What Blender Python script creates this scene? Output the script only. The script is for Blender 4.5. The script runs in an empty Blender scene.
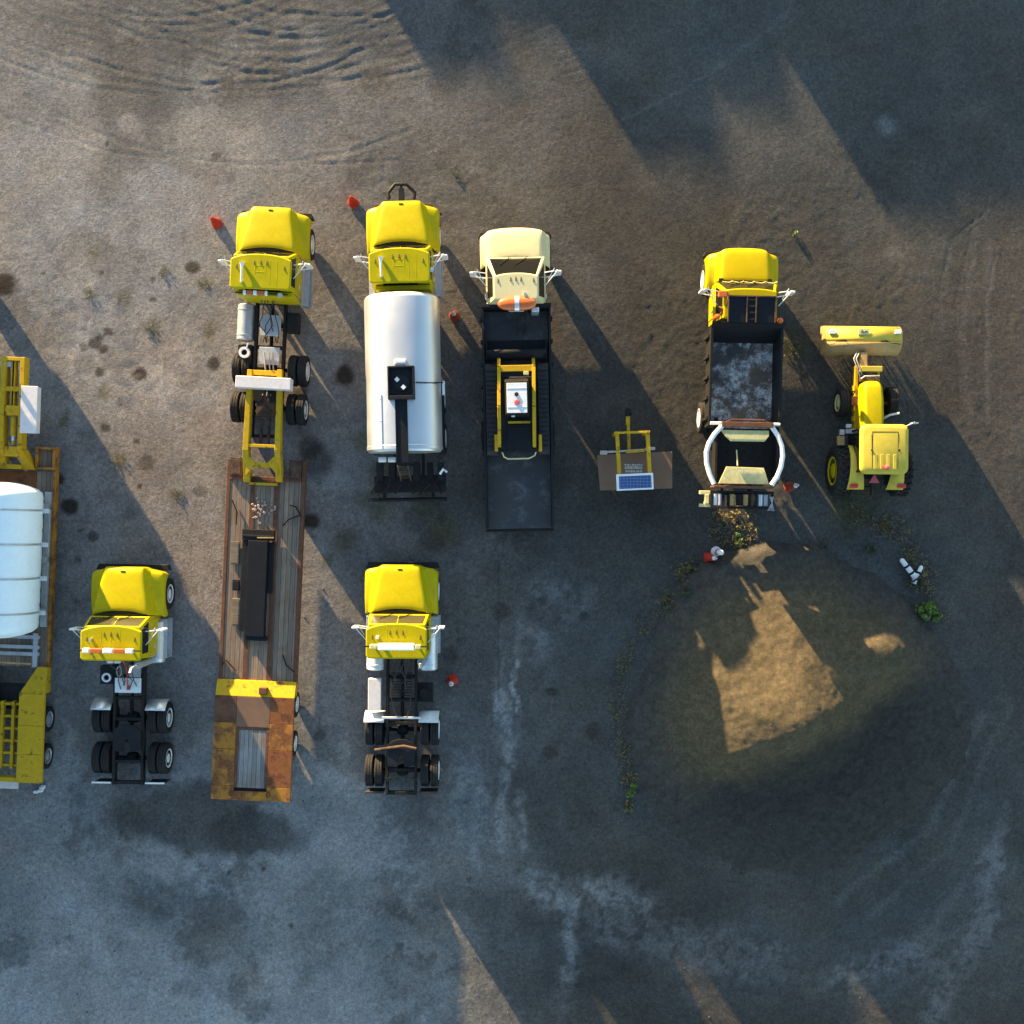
import bpy, math, random
import numpy as np
from mathutils import Vector, Matrix
random.seed(7); RNG = np.random.default_rng(11)
C = bpy.context.scene.collection
S, H = 30.0, 35.0            # ground pixels per metre of the survey grid, camera height
R = math.radians
SUN_EL, SUN_DIR = 5.6, (-0.537, 0.843)   # plan direction towards the sun

def W(px, py, z=0.0):
    k = (H - z) / H
    return Vector(((px - 512) / S * k, (512 - py) / S * k, z))

# ------------------------------------------------------------------ mesh builder
class MB:
    def __init__(s): s.v = []; s.f = []
    def add(s, vs, fs):
        o = len(s.v); s.v += [tuple(p) for p in vs]; s.f += [tuple(i + o for i in f) for f in fs]; return s
    def box(s, x0, x1, y0, y1, z0, z1):
        return s.add([(x0,y0,z0),(x1,y0,z0),(x1,y1,z0),(x0,y1,z0),(x0,y0,z1),(x1,y0,z1),(x1,y1,z1),(x0,y1,z1)],
                     [(3,2,1,0),(4,5,6,7),(0,1,5,4),(1,2,6,5),(2,3,7,6),(3,0,4,7)])
    def hexa(s, b, t):           # bottom quad, top quad (ccw seen from above)
        return s.add(list(b) + list(t), [(3,2,1,0),(4,5,6,7),(0,1,5,4),(1,2,6,5),(2,3,7,6),(3,0,4,7)])
    def bar(s, p0, p1, w, h, up=(0,0,1)):
        p0 = Vector(p0); p1 = Vector(p1); d = (p1 - p0).normalized(); u = Vector(up)
        if abs(d.dot(u)) > .98: u = Vector((0,1,0))
        a = d.cross(u).normalized(); b = a.cross(d).normalized()
        q = lambda p, i, j: p + a * (i * w / 2) + b * (j * h / 2)
        vs = [q(p0,-1,-1), q(p0,1,-1), q(p0,1,1), q(p0,-1,1), q(p1,-1,-1), q(p1,1,-1), q(p1,1,1), q(p1,-1,1)]
        return s.add(vs, [(3,2,1,0),(4,5,6,7),(0,1,5,4),(1,2,6,5),(2,3,7,6),(3,0,4,7)][::1])
    def tube(s, pts, r, n=10, closed=False):
        pts = [Vector(p) for p in pts]; m = len(pts); rings = []
        rs = r if isinstance(r, (list, tuple)) else [r] * m
        pa = None
        for i, p in enumerate(pts):
            if closed: d = pts[(i+1) % m] - pts[i-1]
            else: d = pts[min(i+1, m-1)] - pts[max(i-1, 0)]
            d.normalize()
            if pa is None:
                u = Vector((0,0,1)) if abs(d.z) < .9 else Vector((1,0,0)); a = d.cross(u).normalized()
            else: a = (pa - d * pa.dot(d)).normalized()
            pa = a; b = d.cross(a)
            rings.append([p + (a * math.cos(2*math.pi*k/n) + b * math.sin(2*math.pi*k/n)) * rs[i] for k in range(n)])
        vs = [p for g in rings for p in g]; fs = []
        for i in range(m if closed else m - 1):
            j = (i + 1) % m
            for k in range(n):
                l = (k + 1) % n; fs.append((i*n+k, j*n+k, j*n+l, i*n+l)[::-1])
        if not closed: fs.append(tuple(range(n))); fs.append(tuple((m-1)*n + k for k in range(n))[::-1])
        return s.add(vs, fs)
    def cyl(s, p0, p1, r, r1=None, n=20): return s.tube([p0, p1], [r, r if r1 is None else r1], n)
    def lathe(s, prof, c, axis='x', n=28, cap=True):      # prof: (radius, along)
        vs = []; fs = []; m = len(prof); c = Vector(c)
        for k in range(n):
            a = 2*math.pi*k/n; ca, sa = math.cos(a), math.sin(a)
            for r, h in prof:
                vs.append(c + Vector({'x': (h, r*ca, r*sa), 'y': (r*sa, h, r*ca), 'z': (r*ca, r*sa, h)}[axis]))
        for k in range(n):
            l = (k+1) % n
            for i in range(m-1): fs.append((k*m+i, l*m+i, l*m+i+1, k*m+i+1)[::-1])
        for e in ((0, m-1) if cap else ()):
            if prof[e][0] > 1e-5: fs.append(tuple(k*m+e for k in range(n)))
        return s.add(vs, fs)
    def prism(s, poly, z0, z1):
        n = len(poly)
        vs = [(x, y, z0) for x, y in poly] + [(x, y, z1) for x, y in poly]
        return s.add(vs, [tuple(range(n))[::-1], tuple(range(n, 2*n))] + [(i, (i+1) % n, n+(i+1) % n, n+i) for i in range(n)])
    def plate(s, q, th):        # thick quad, q ccw seen from outside
        q = [Vector(p) for p in q]; nn = (q[1]-q[0]).cross(q[3]-q[0]).normalized()
        b = [p - nn*th for p in q]
        return s.add(b + q, [(3,2,1,0),(4,5,6,7),(0,1,5,4),(1,2,6,5),(2,3,7,6),(3,0,4,7)])
    def inset(s, q, u0, u1, v0, v1, off=.004, th=.012):
        q = [Vector(p) for p in q]; nn = (q[1]-q[0]).cross(q[3]-q[0]).normalized()
        f = lambda u, v: (q[0]*(1-u)+q[1]*u)*(1-v) + (q[3]*(1-u)+q[2]*u)*v + nn*off
        return s.plate([f(u0,v0), f(u1,v0), f(u1,v1), f(u0,v1)], th)
    def grid(s, rows):
        m = len(rows[0]); vs = [p for r in rows for p in r]; fs = []
        for i in range(len(rows)-1):
            for k in range(m-1): fs.append((i*m+k, i*m+k+1, (i+1)*m+k+1, (i+1)*m+k))
        return s.add(vs, fs)
    def loft(s, rings):
        m = len(rings[0]); vs = [p for r in rings for p in r]; fs = []
        for i in range(len(rings)-1):
            for k in range(m):
                l = (k+1) % m; fs.append((i*m+k, i*m+l, (i+1)*m+l, (i+1)*m+k))
        fs.append(tuple(range(m))[::-1]); fs.append(tuple((len(rings)-1)*m+k for k in range(m)))
        return s.add(vs, fs)
    def build(s, name, m, parent=None, bevel=0.0, solid=0.0, seg=2, ang=38, sub=0, recalc=True):
        me = bpy.data.meshes.new(name); me.from_pydata(s.v, [], s.f); me.update()
        if recalc:
            import bmesh
            bm = bmesh.new(); bm.from_mesh(me); bmesh.ops.recalc_face_normals(bm, faces=bm.faces); bm.to_mesh(me); bm.free()
        me.polygons.foreach_set('use_smooth', [True]*len(me.polygons)); me.set_sharp_from_angle(angle=R(ang))
        me.materials.append(m)
        o = bpy.data.objects.new(name, me); C.objects.link(o)
        if parent: o.parent = parent
        if solid:
            d = o.modifiers.new('Solidify', 'SOLIDIFY'); d.thickness = solid; d.offset = -1
        if sub:
            d = o.modifiers.new('Subsurf', 'SUBSURF'); d.levels = sub; d.render_levels = sub
        if bevel:
            d = o.modifiers.new('Bevel', 'BEVEL'); d.width = bevel; d.segments = seg; d.limit_method = 'ANGLE'
            d.angle_limit = R(32); d.harden_normals = True
        return o

def tag(o, label=None, cat=None, group=None, kind=None):
    if label: o['label'] = label
    if cat: o['category'] = cat
    if group: o['group'] = group
    if kind: o['kind'] = kind
    return o

class Thing:
    """an Empty at the base of a thing, with a helper from survey pixels to its local frame"""
    def __init__(s, name, label, cat, px, py, z, deg, group=None):
        w = W(px, py, z); s.o = bpy.data.objects.new(name, None); C.objects.link(s.o)
        s.o.empty_display_size = .3
        s.o.location = (w.x, w.y, 0); s.o.rotation_euler = (0, 0, R(deg)); tag(s.o, label, cat, group)
        s.inv = (Matrix.Translation((w.x, w.y, 0)) @ Matrix.Rotation(R(deg), 4, 'Z')).inverted()
    def l(s, px, py, z): return s.inv @ W(px, py, z)

def kids(o): return [c for c in bpy.data.objects if c.parent == o]
def copy_tree(o, parent=None):
    c = o.copy(); C.objects.link(c)
    if parent: c.parent = parent
    for ch in kids(o): copy_tree(ch, c)
    return c

# ------------------------------------------------------------------ materials
def newmat(name):
    m = bpy.data.materials.new(name); m.use_nodes = True; nt = m.node_tree
    return m, nt, nt.nodes['Principled BSDF']
def N(nt, t, **kw):
    n = nt.nodes.new(t)
    for k, v in kw.items():
        if k in n.inputs.keys() if isinstance(k, str) and not hasattr(n, k) else False: n.inputs[k].default_value = v
        else: setattr(n, k, v)
    return n
def noise(nt, vec, scale, detail=4, rough=.55):
    n = nt.nodes.new('ShaderNodeTexNoise'); n.inputs['Scale'].default_value = scale
    n.inputs['Detail'].default_value = detail; n.inputs['Roughness'].default_value = rough
    nt.links.new(vec, n.inputs['Vector']); return n.outputs['Fac']
def ramp(nt, fac, a, b, ca=(0,0,0,1), cb=(1,1,1,1)):
    r = nt.nodes.new('ShaderNodeValToRGB'); r.color_ramp.elements[0].position = a; r.color_ramp.elements[1].position = b
    r.color_ramp.elements[0].color = ca; r.color_ramp.elements[1].color = cb
    nt.links.new(fac, r.inputs['Fac']); return r.outputs['Color']
def mix(nt, fac, a, b, mode='MIX'):
    n = nt.nodes.new('ShaderNodeMix'); n.data_type = 'RGBA'; n.blend_type = mode
    for s_, v in ((0, fac), (6, a), (7, b)):
        if isinstance(v, (int, float)): n.inputs[s_].default_value = v
        elif isinstance(v, tuple): n.inputs[s_].default_value = (*v[:3], 1)
        else: nt.links.new(v, n.inputs[s_])
    return n.outputs[2]
def math_(nt, op, a, b=None):
    n = nt.nodes.new('ShaderNodeMath'); n.operation = op
    for i, v in enumerate((a, b)):
        if v is None: continue
        if isinstance(v, (int, float)): n.inputs[i].default_value = v
        else: nt.links.new(v, n.inputs[i])
    return n.outputs[0]
def bump(nt, b, fac, strength, dist):
    n = nt.nodes.new('ShaderNodeBump'); n.inputs['Strength'].default_value = strength; n.inputs['Distance'].default_value = dist
    nt.links.new(fac, n.inputs['Height']); nt.links.new(n.outputs['Normal'], b.inputs['Normal']); return n
def objco(nt): return nt.nodes.new('ShaderNodeTexCoord').outputs['Object']

def paint(name, col, rough=.4, metal=0.0, var=.15, dirt=(.10,.085,.065), dirt_amt=.25, scale=3.0, rust=None, rust_amt=0, rust_scale=2.5, coat=0.0, bmp=.05, spec=.35):
    """painted or bare metal: uneven tone, dust, optional rust patches"""
    m, nt, b = newmat(name); co = objco(nt)
    n1 = noise(nt, co, scale, 5)
    c = mix(nt, ramp(nt, n1, .3, .7), tuple(x*(1-var) for x in col), tuple(min(1, x*(1+var*.6)) for x in col))
    if dirt_amt:
        n2 = noise(nt, co, scale*2.7, 8, .7)
        c = mix(nt, math_(nt, 'MULTIPLY', ramp(nt, n2, .45, .75), dirt_amt), c, dirt)
    rg = math_(nt, 'MULTIPLY_ADD', n1, .25); nt.nodes[-1].inputs[2].default_value = rough - .12
    if rust:
        n3 = noise(nt, co, rust_scale, 9, .68); k = ramp(nt, n3, .62-rust_amt*.4, .70-rust_amt*.4+.04)
        rc = mix(nt, ramp(nt, noise(nt, co, 14, 6), .3, .7), rust, tuple(x*.45 for x in rust))
        c = mix(nt, k, c, rc); rg = math_(nt, 'MAXIMUM', rg, math_(nt, 'MULTIPLY', k, .85))
    nt.links.new(c, b.inputs['Base Color']); nt.links.new(rg, b.inputs['Roughness'])
    b.inputs['Metallic'].default_value = metal; b.inputs['Specular IOR Level'].default_value = spec; b.inputs['Coat Weight'].default_value = coat
    b.inputs['Coat Roughness'].default_value = .12
    if bmp: bump(nt, b, noise(nt, co, 22, 5), bmp, .01)
    return m

def planks(name, c1, c2, width, axis=0, rust_strip=None):
    m, nt, b = newmat(name); co = objco(nt)
    sp = nt.nodes.new('ShaderNodeSeparateXYZ'); nt.links.new(co, sp.inputs[0])
    u = math_(nt, 'DIVIDE', sp.outputs[axis], width); fl = math_(nt, 'FLOOR', u); fr = math_(nt, 'FRACT', u)
    wn = nt.nodes.new('ShaderNodeTexWhiteNoise'); wn.noise_dimensions = '1D'; nt.links.new(fl, wn.inputs['W'])
    mp = nt.nodes.new('ShaderNodeMapping'); mp.inputs['Scale'].default_value = (14, .9, 14) if axis == 0 else (.9, 14, 14)
    nt.links.new(co, mp.inputs[0]); gr = noise(nt, mp.outputs[0], 2.2, 7, .65)
    c = mix(nt, wn.outputs[0], c1, c2); c = mix(nt, ramp(nt, gr, .35, .65), c, (0.045,.038,.032), 'MIX')
    c = mix(nt, .45, c, mix(nt, wn.outputs[0], c1, c2))
    st = noise(nt, co, 1.4, 6, .65); c = mix(nt, math_(nt, 'MULTIPLY', ramp(nt, st, .5, .7), .55), c, (.13,.06,.028))
    e = math_(nt, 'ABSOLUTE', math_(nt, 'SUBTRACT', fr, .5)); gap = ramp(nt, e, .455, .475)
    c = mix(nt, gap, c, (.012,.01,.009))
    nt.links.new(c, b.inputs['Base Color']); b.inputs['Roughness'].default_value = .85
    h = math_(nt, 'SUBTRACT', math_(nt, 'MULTIPLY', gr, .4), gap); bump(nt, b, h, .6, .01)
    return m

M = {}
YEL = (.365,.303,.001)
M['yellow'] = paint('yellow_truck_paint', YEL, .42, var=.08, dirt_amt=.13, coat=.0, bmp=.015, spec=.12)
M['deep_yellow'] = paint('deep_yellow_truck_paint', (.37,.285,.001), .42, var=.06, dirt_amt=.06, coat=.0, bmp=.015, spec=.12)
M['tractor_yellow'] = paint('faded_tractor_yellow', (.46,.36,.045), .5, var=.1, dirt_amt=.15, spec=.2)
M['yellow_steel'] = paint('worn_yellow_steel', (.47,.285,.005), .55, var=.15, dirt_amt=.25, spec=.2, rust=(.18,.075,.02), rust_amt=.17, rust_scale=3)
M['rusty_yellow'] = paint('rusted_yellow_steel', (.35,.145,.011), .7, var=.25, dirt=(.20,.08,.016), dirt_amt=.7, rust=(.20,.07,.02), rust_amt=.42, rust_scale=2.4, bmp=.15)
M['rust'] = paint('rusted_steel', (.105,.042,.024), .9, var=.4, dirt=(.17,.085,.04), dirt_amt=.5, bmp=.2)
M['orange_rust'] = paint('orange_rust_plate', (.20,.065,.020), .9, var=.4, dirt=(.28,.12,.02), dirt_amt=.5, scale=2, bmp=.2, rust=(.13,.045,.02), rust_amt=.36, rust_scale=2)
M['brown_rust'] = paint('brown_rust_plate', (.085,.048,.030), .85, var=.35, dirt=(.14,.075,.03), dirt_amt=.5, scale=2, bmp=.2, rust=(.045,.028,.02), rust_amt=.4, rust_scale=3)
M['cream'] = paint('cream_paint', (.57,.50,.275), .42, var=.05, dirt_amt=.08, bmp=.015, spec=.2)
M['pale_yellow'] = paint('pale_yellow_paint', (.58,.52,.24), .55, var=.12, dirt=(.16,.14,.08), dirt_amt=.5)
M['white'] = paint('white_paint', (.66,.66,.66), .45, var=.06, dirt_amt=.2)
M['plastic_white'] = paint('white_tank_plastic', (.655,.745,.795), .5, var=.04, dirt_amt=.08, bmp=0)
M['pink_white'] = paint('weathered_white_box', (.58,.54,.53), .5, var=.06, dirt_amt=.2)
M['alu'] = paint('aluminium', (.72,.73,.75), .42, metal=.75, var=.12, dirt_amt=.2)
M['dull_alu'] = paint('dull_aluminium', (.40,.41,.43), .5, metal=.5, var=.15, dirt_amt=.3)
M['polished'] = paint('polished_tank_skin', (.57,.58,.60), .42, metal=.8, var=.03, dirt_amt=.04, bmp=0.012, scale=1)
M['chrome'] = paint('chrome', (.8,.8,.8), .25, metal=.9, var=.05, dirt_amt=.1, bmp=0)
M['black'] = paint('black_steel', (.011,.011,.013), .55, var=.3, dirt=(.04,.036,.033), dirt_amt=.25, bmp=.1, spec=.18)
M['chassis'] = paint('greasy_chassis_steel', (.013,.0125,.0125), .7, var=.4, dirt=(.05,.04,.033), dirt_amt=.35, scale=5, bmp=.15, spec=.15)
M['black_rubber_mat'] = paint('black_rubber', (.014,.014,.016), .7, var=.3, dirt_amt=.25)
M['blueblack'] = paint('blue_black_beam_paint', (.008,.009,.012), .6, var=.2, dirt_amt=.05, spec=.15)
M['tyre'] = paint('dusty_tyre_rubber', (.013,.013,.014), .8, var=.3, dirt=(.06,.047,.035), dirt_amt=.45, scale=6, spec=.2)
M['brown'] = paint('brown_board', (.15,.082,.047), .6, var=.2, dirt_amt=.3, scale=1.5)
M['hose'] = paint('hose_rubber', (.02,.02,.022), .5, var=.2, dirt_amt=.2)
M['pale_hose'] = paint('pale_hose', (.38,.36,.33), .5, var=.2, dirt_amt=.2)
M['cone'] = paint('cone_orange_plastic', (.45,.030,.012), .5, var=.15, dirt_amt=.2)
M['cone_in_shade'] = paint('shaded_cone_plastic', (.30,.045,.025), .6, var=.2, dirt_amt=.35)  # cone orange darkened: the shade these cones stand in is put into the colour
M['seat'] = paint('seat_vinyl', (.03,.03,.032), .55, dirt_amt=.2)
M['tan_dirty'] = paint('sand_dusted_yellow', (.42,.27,.10), .75, var=.2, dirt=(.22,.11,.05), dirt_amt=.7, scale=1.6, bmp=.12)
M['wood_deck'] = planks('weathered_deck_planks', (.30,.205,.135), (.16,.115,.085), .155)
M['grey_planks'] = planks('grey_deck_planks', (.27,.25,.24), (.16,.155,.155), .14)
M['blocks'] = planks('timber_block', (.20,.15,.10), (.13,.10,.07), .1, axis=1)

def lens(name, col):
    m, nt, b = newmat(name); b.inputs['Base Color'].default_value = (*col, 1); b.inputs['Roughness'].default_value = .25
    b.inputs['Coat Weight'].default_value = .5; return m
M['amber'] = lens('amber_lens', (.50,.10,.010)); M['red'] = lens('red_lens', (.5,.015,.012)); M['smv'] = lens('pinkish_red_reflector', (.62,.09,.09))
M['marker'] = lens('dark_amber_lens', (.10,.05,.01)); M['white_lens'] = lens('white_lens', (.75,.75,.78)); M['headlight'] = lens('headlight_lens', (.6,.62,.65))
m, nt, b = newmat('dark_window_glass'); b.inputs['Base Color'].default_value = (.009,.009,.008,1); b.inputs['Roughness'].default_value = .08
b.inputs['Specular IOR Level'].default_value = .6; M['glass'] = m; b.inputs['Roughness'].default_value = .03; b.inputs['Specular IOR Level'].default_value = .5
m, nt, b = newmat('hazy_windscreen_glass'); b.inputs['Base Color'].default_value = (.042,.037,.02,1); b.inputs['Roughness'].default_value = .12; M['hazy_glass'] = m

def worn_floor(name, base, chalk, lo, hi, brown=(.09,.06,.04)):
    m, nt, b = newmat(name); co = objco(nt)
    n1 = noise(nt, co, 1.6, 9, .7); n2 = noise(nt, co, 7, 9, .75); n3 = noise(nt, co, .9, 5)
    k = math_(nt, 'MULTIPLY', ramp(nt, n1, lo, hi), ramp(nt, n2, .4, .62))
    c = mix(nt, ramp(nt, n3, .4, .62), base, brown); c = mix(nt, k, c, chalk)
    nt.links.new(c, b.inputs['Base Color']); b.inputs['Roughness'].default_value = .7; bump(nt, b, n2, .3, .01); return m
M['dump_floor'] = worn_floor('scraped_dump_floor', (.035,.033,.032), (.55,.54,.53), .45, .58)
M['bed_floor'] = worn_floor('scuffed_black_bed', (.022,.023,.026), (.13,.135,.145), .5, .72, (.035,.028,.024))

m, nt, b = newmat('solar_cells'); co = objco(nt)
br = nt.nodes.new('ShaderNodeTexBrick'); br.offset = 0; br.inputs['Scale'].default_value = 1
br.inputs['Color1'].default_value = (.018,.05,.16,1); br.inputs['Color2'].default_value = (.024,.065,.20,1); br.inputs['Mortar'].default_value = (.14,.18,.26,1)
br.inputs['Mortar Size'].default_value = .006; br.inputs['Brick Width'].default_value = .105; br.inputs['Row Height'].default_value = .1
nt.links.new(co, br.inputs['Vector']); nt.links.new(br.outputs['Color'], b.inputs['Base Color']); b.inputs['Roughness'].default_value = .3; M['solar'] = m

def leafmat(name, a, c2):
    m, nt, b = newmat(name); g = nt.nodes.new('ShaderNodeNewGeometry')
    c = mix(nt, g.outputs['Random Per Island'], a, c2); nt.links.new(c, b.inputs['Base Color']); b.inputs['Roughness'].default_value = .6; return m
M['leaf'] = leafmat('fresh_green_leaves', (.05,.12,.012), (.11,.17,.02))
M['leaf_dull'] = leafmat('dull_green_leaves', (.022,.042,.012), (.05,.06,.02))
M['leaf_dry'] = leafmat('dry_yellow_stems', (.17,.12,.035), (.08,.07,.022))
M['stem'] = leafmat('plant_stems', (.06,.05,.03), (.09,.07,.04))

# ------------------------------------------------------------------ shared parts
def tyre_profile(r, w):
    return [(r*.56, -w*.40), (r*.62, -w*.47), (r*.86, -w*.5), (r*.955, -w*.46), (r, -w*.38), (r, -w*.20), (r*.972, -w*.18), (r*.972, -w*.13), (r, -w*.11),
            (r, w*.11), (r*.972, w*.13), (r*.972, w*.18), (r, w*.20), (r, w*.38), (r*.955, w*.46), (r*.86, w*.5), (r*.62, w*.47), (r*.56, w*.40)]
_wc = {}
def wheel(parent, c, r, w, side, rim='white', lug=False):
    """tyre mesh with a rim as sub-part; side = +1 / -1 is the outer face"""
    key = (round(r,3), round(w,3), side, rim, lug)
    if key not in _wc:
        mb = MB().lathe(tyre_profile(r, w), (0,0,0), 'x', 36)
        if lug:
            for k in range(22):
                a = 2*math.pi*k/22
                for sgn in (-1, 1):
                    a2 = a + (.14 if sgn > 0 else 0)
                    p = lambda x, ang: Vector((x, (r+.005)*math.cos(ang), (r+.005)*math.sin(ang)))
                    mb.bar(p(sgn*.01, a2+.13), p(sgn*w*.46, a2-.05), .06, .06, up=(0, math.cos(a2), math.sin(a2)))
        t = mb.build('wheel', M['tyre'], parent)
        d = side*w
        prof = [(r*.62, d*.40), (r*.61, d*.475), (r*.56, d*.475), (r*.52, d*.40), (r*.34, d*.37), (r*.28, d*.43), (r*.14, d*.46), (.0, d*.46)]
        rm = MB().lathe(prof, (0,0,0), 'x', 24)
        for k in range(8):
            a = 2*math.pi*k/8; rm.cyl((d*.24, r*.4*math.cos(a), r*.4*math.sin(a)), (d*.31, r*.4*math.cos(a), r*.4*math.sin(a)), .018, n=6)
        rm = rm
        ro = rm.build('rim', M[rim], t)
        _wc[key] = (t, ro); t.location = c; return t
    t0, r0 = _wc[key]; t = t0.copy(); C.objects.link(t); t.parent = parent; t.location = c
    r_ = r0.copy(); C.objects.link(r_); r_.parent = t; return t

def arc_poly(hw, yf, yf_side, yr, rc=.1, n=14):
    """plan outline of a roof: bowed front edge, square rear"""
    pts = []
    for i in range(n+1):
        u = -1 + 2*i/n; pts.append((hw*u, yf - (yf - yf_side)*abs(u)**2.6))
    pts += [(hw*1.0, yr + rc), (hw - rc*.4, yr + rc*.25), (hw - rc, yr), (-hw + rc, yr), (-hw + rc*.4, yr + rc*.25), (-hw, yr + rc)]
    return pts[::-1]

def hood_mesh(p):
    """bonnet with its two wings as one sheet; p: dict of sizes"""
    rows = []
    L, SL, hw = p['len'], p['side_len'], p['hw']
    for t, zt, zf, zs in p['sections']:
        xb = p['xb0'] + (p['xb1'] - p['xb0']) * t
        cut = p['nose_cut'] * (1 - min(1, t*9))**2
        half = [(0, zt+.015), (xb*.5, zt+.012), (xb-.07, zt), (xb, zt-.02), (xb+.05, zt-.10-.3*(zt-zf-.2)*.6), (min(xb+.13, hw-.14), zf+.06),
                (hw-.12, zf+.005), (hw-.04, zf-.035), (hw, zf-.10), (hw+.005, zs)]
        row = []
        for i, (x, z) in enumerate(half):
            u = x / hw
            ce = L + (SL - L) * (u**2.2 if p.get('bow', True) else (1 if u > .85 else .12*u))
            if p.get('round_nose'): off = p['set']*u**3.2
            else: off = p['set']*.5*min(1, max(0, (u-.52)/.12)) + p['set']*.6*max(0, (u-.82)/.18)**2
            y = -off*(1-t)**3 - t*ce
            row.append((x, y, z))
        rows.append([(-x, y, z) for x, y, z in row[:0:-1]] + row)
    mb = MB().grid(rows)
    # nose drop in front
    fr = rows[0]; mb.grid([[(x*.985, y-.03, max(.62, z-p['drop'])) for x, y, z in fr], fr])
    return mb

def cab_shell(b0, b1, hwb, zb, r0, r1, hwr, zr):
    """quads of the glasshouse: front, right, back, left (ccw from outside)"""
    A = [(-hwb, b0, zb), (hwb, b0, zb), (hwb, b1, zb), (-hwb, b1, zb)]
    B = [(-hwr, r0, zr), (hwr, r0, zr), (hwr, r1, zr), (-hwr, r1, zr)]
    return A, B, dict(front=[A[1], A[0], B[0], B[1]], right=[A[2], A[1], B[1], B[2]], back=[A[3], A[2], B[2], B[3]], left=[A[0], A[3], B[3], B[0]])

def mirror(o, side, x, y, z, out=.42):
    mb = MB().tube([(side*x, y, z+.12), (side*(x+out), y+.05, z+.2), (side*(x+out+.02), y+.04, z-.45), (side*x, y-.02, z-.5)], .018, 6)
    mb.tube([(side*x, y-.42, z+.1), (side*(x+out), y+.05, z+.2)], .014, 6)
    mb.tube([(side*(x+.12), y-.2, z+.08), (side*(x+out*.75), y+.12, z+.2)], .012, 6)
    b_ = mb.build('mirror_bracket', M['white'], o)
    MB().box(*sorted((side*(x+out-.07), side*(x+out+.12))), y+.0, y+.07, z-.36, z+.14).build('mirror', M['white'], b_, bevel=.02)

def dual(o, y, r=.51, w=.27, rim='white', hw=1.2):
    for s in (-1, 1):
        wheel(o, (s*(hw - w/2), y, r), r, w, s, rim); wheel(o, (s*(hw - w*1.5 - .045), y, r), r, w, s, 'chassis')
    MB().cyl((-hw+.1, y, r), (hw-.1, y, r), .07, n=12).lathe([(0,-.2),(.16,-.16),(.21,0),(.16,.16),(0,.2)], (0, y, r), 'x', 16).build('axle', M['chassis'], o)
SUN_E, SUN_C, SKY, EXPO = 5.0, (1.0,.73,.38), .128, 2.5
# ------------------------------------------------------------------ conventional trucks
HOOD_OLD = dict(len=1.37, side_len=1.64, hw=1.18, xb0=.60, xb1=.90, nose_cut=0, set=.22, drop=.55,
    sections=[(0,1.44,1.12,.78),(.025,1.54,1.21,.76),(.09,1.60,1.27,.78),(.25,1.64,1.30,.98),(.5,1.70,1.31,1.06),(.75,1.76,1.28,1.0),(.92,1.79,1.20,.74),(1,1.78,1.16,.66)])
HOOD_ROUND = dict(len=1.03, side_len=1.27, hw=1.13, xb0=.86, xb1=.86, nose_cut=0, set=.22, drop=.6, round_nose=True,
    sections=[(0,1.38,1.12,.78),(.035,1.49,1.21,.76),(.14,1.56,1.27,.80),(.35,1.60,1.30,1.0),(.6,1.63,1.30,1.06),(.85,1.66,1.24,.86),(1,1.66,1.18,.7)])
HOOD_NEW = dict(len=1.10, side_len=1.32, hw=1.17, xb0=.72, xb1=.80, nose_cut=0, set=.22, drop=.6, bow=False,
    sections=[(0,1.42,1.12,.78),(.035,1.52,1.21,.76),(.14,1.58,1.27,.80),(.35,1.62,1.30,1.0),(.6,1.66,1.30,1.06),(.85,1.69,1.24,.86),(1,1.70,1.16,.7)])

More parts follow.
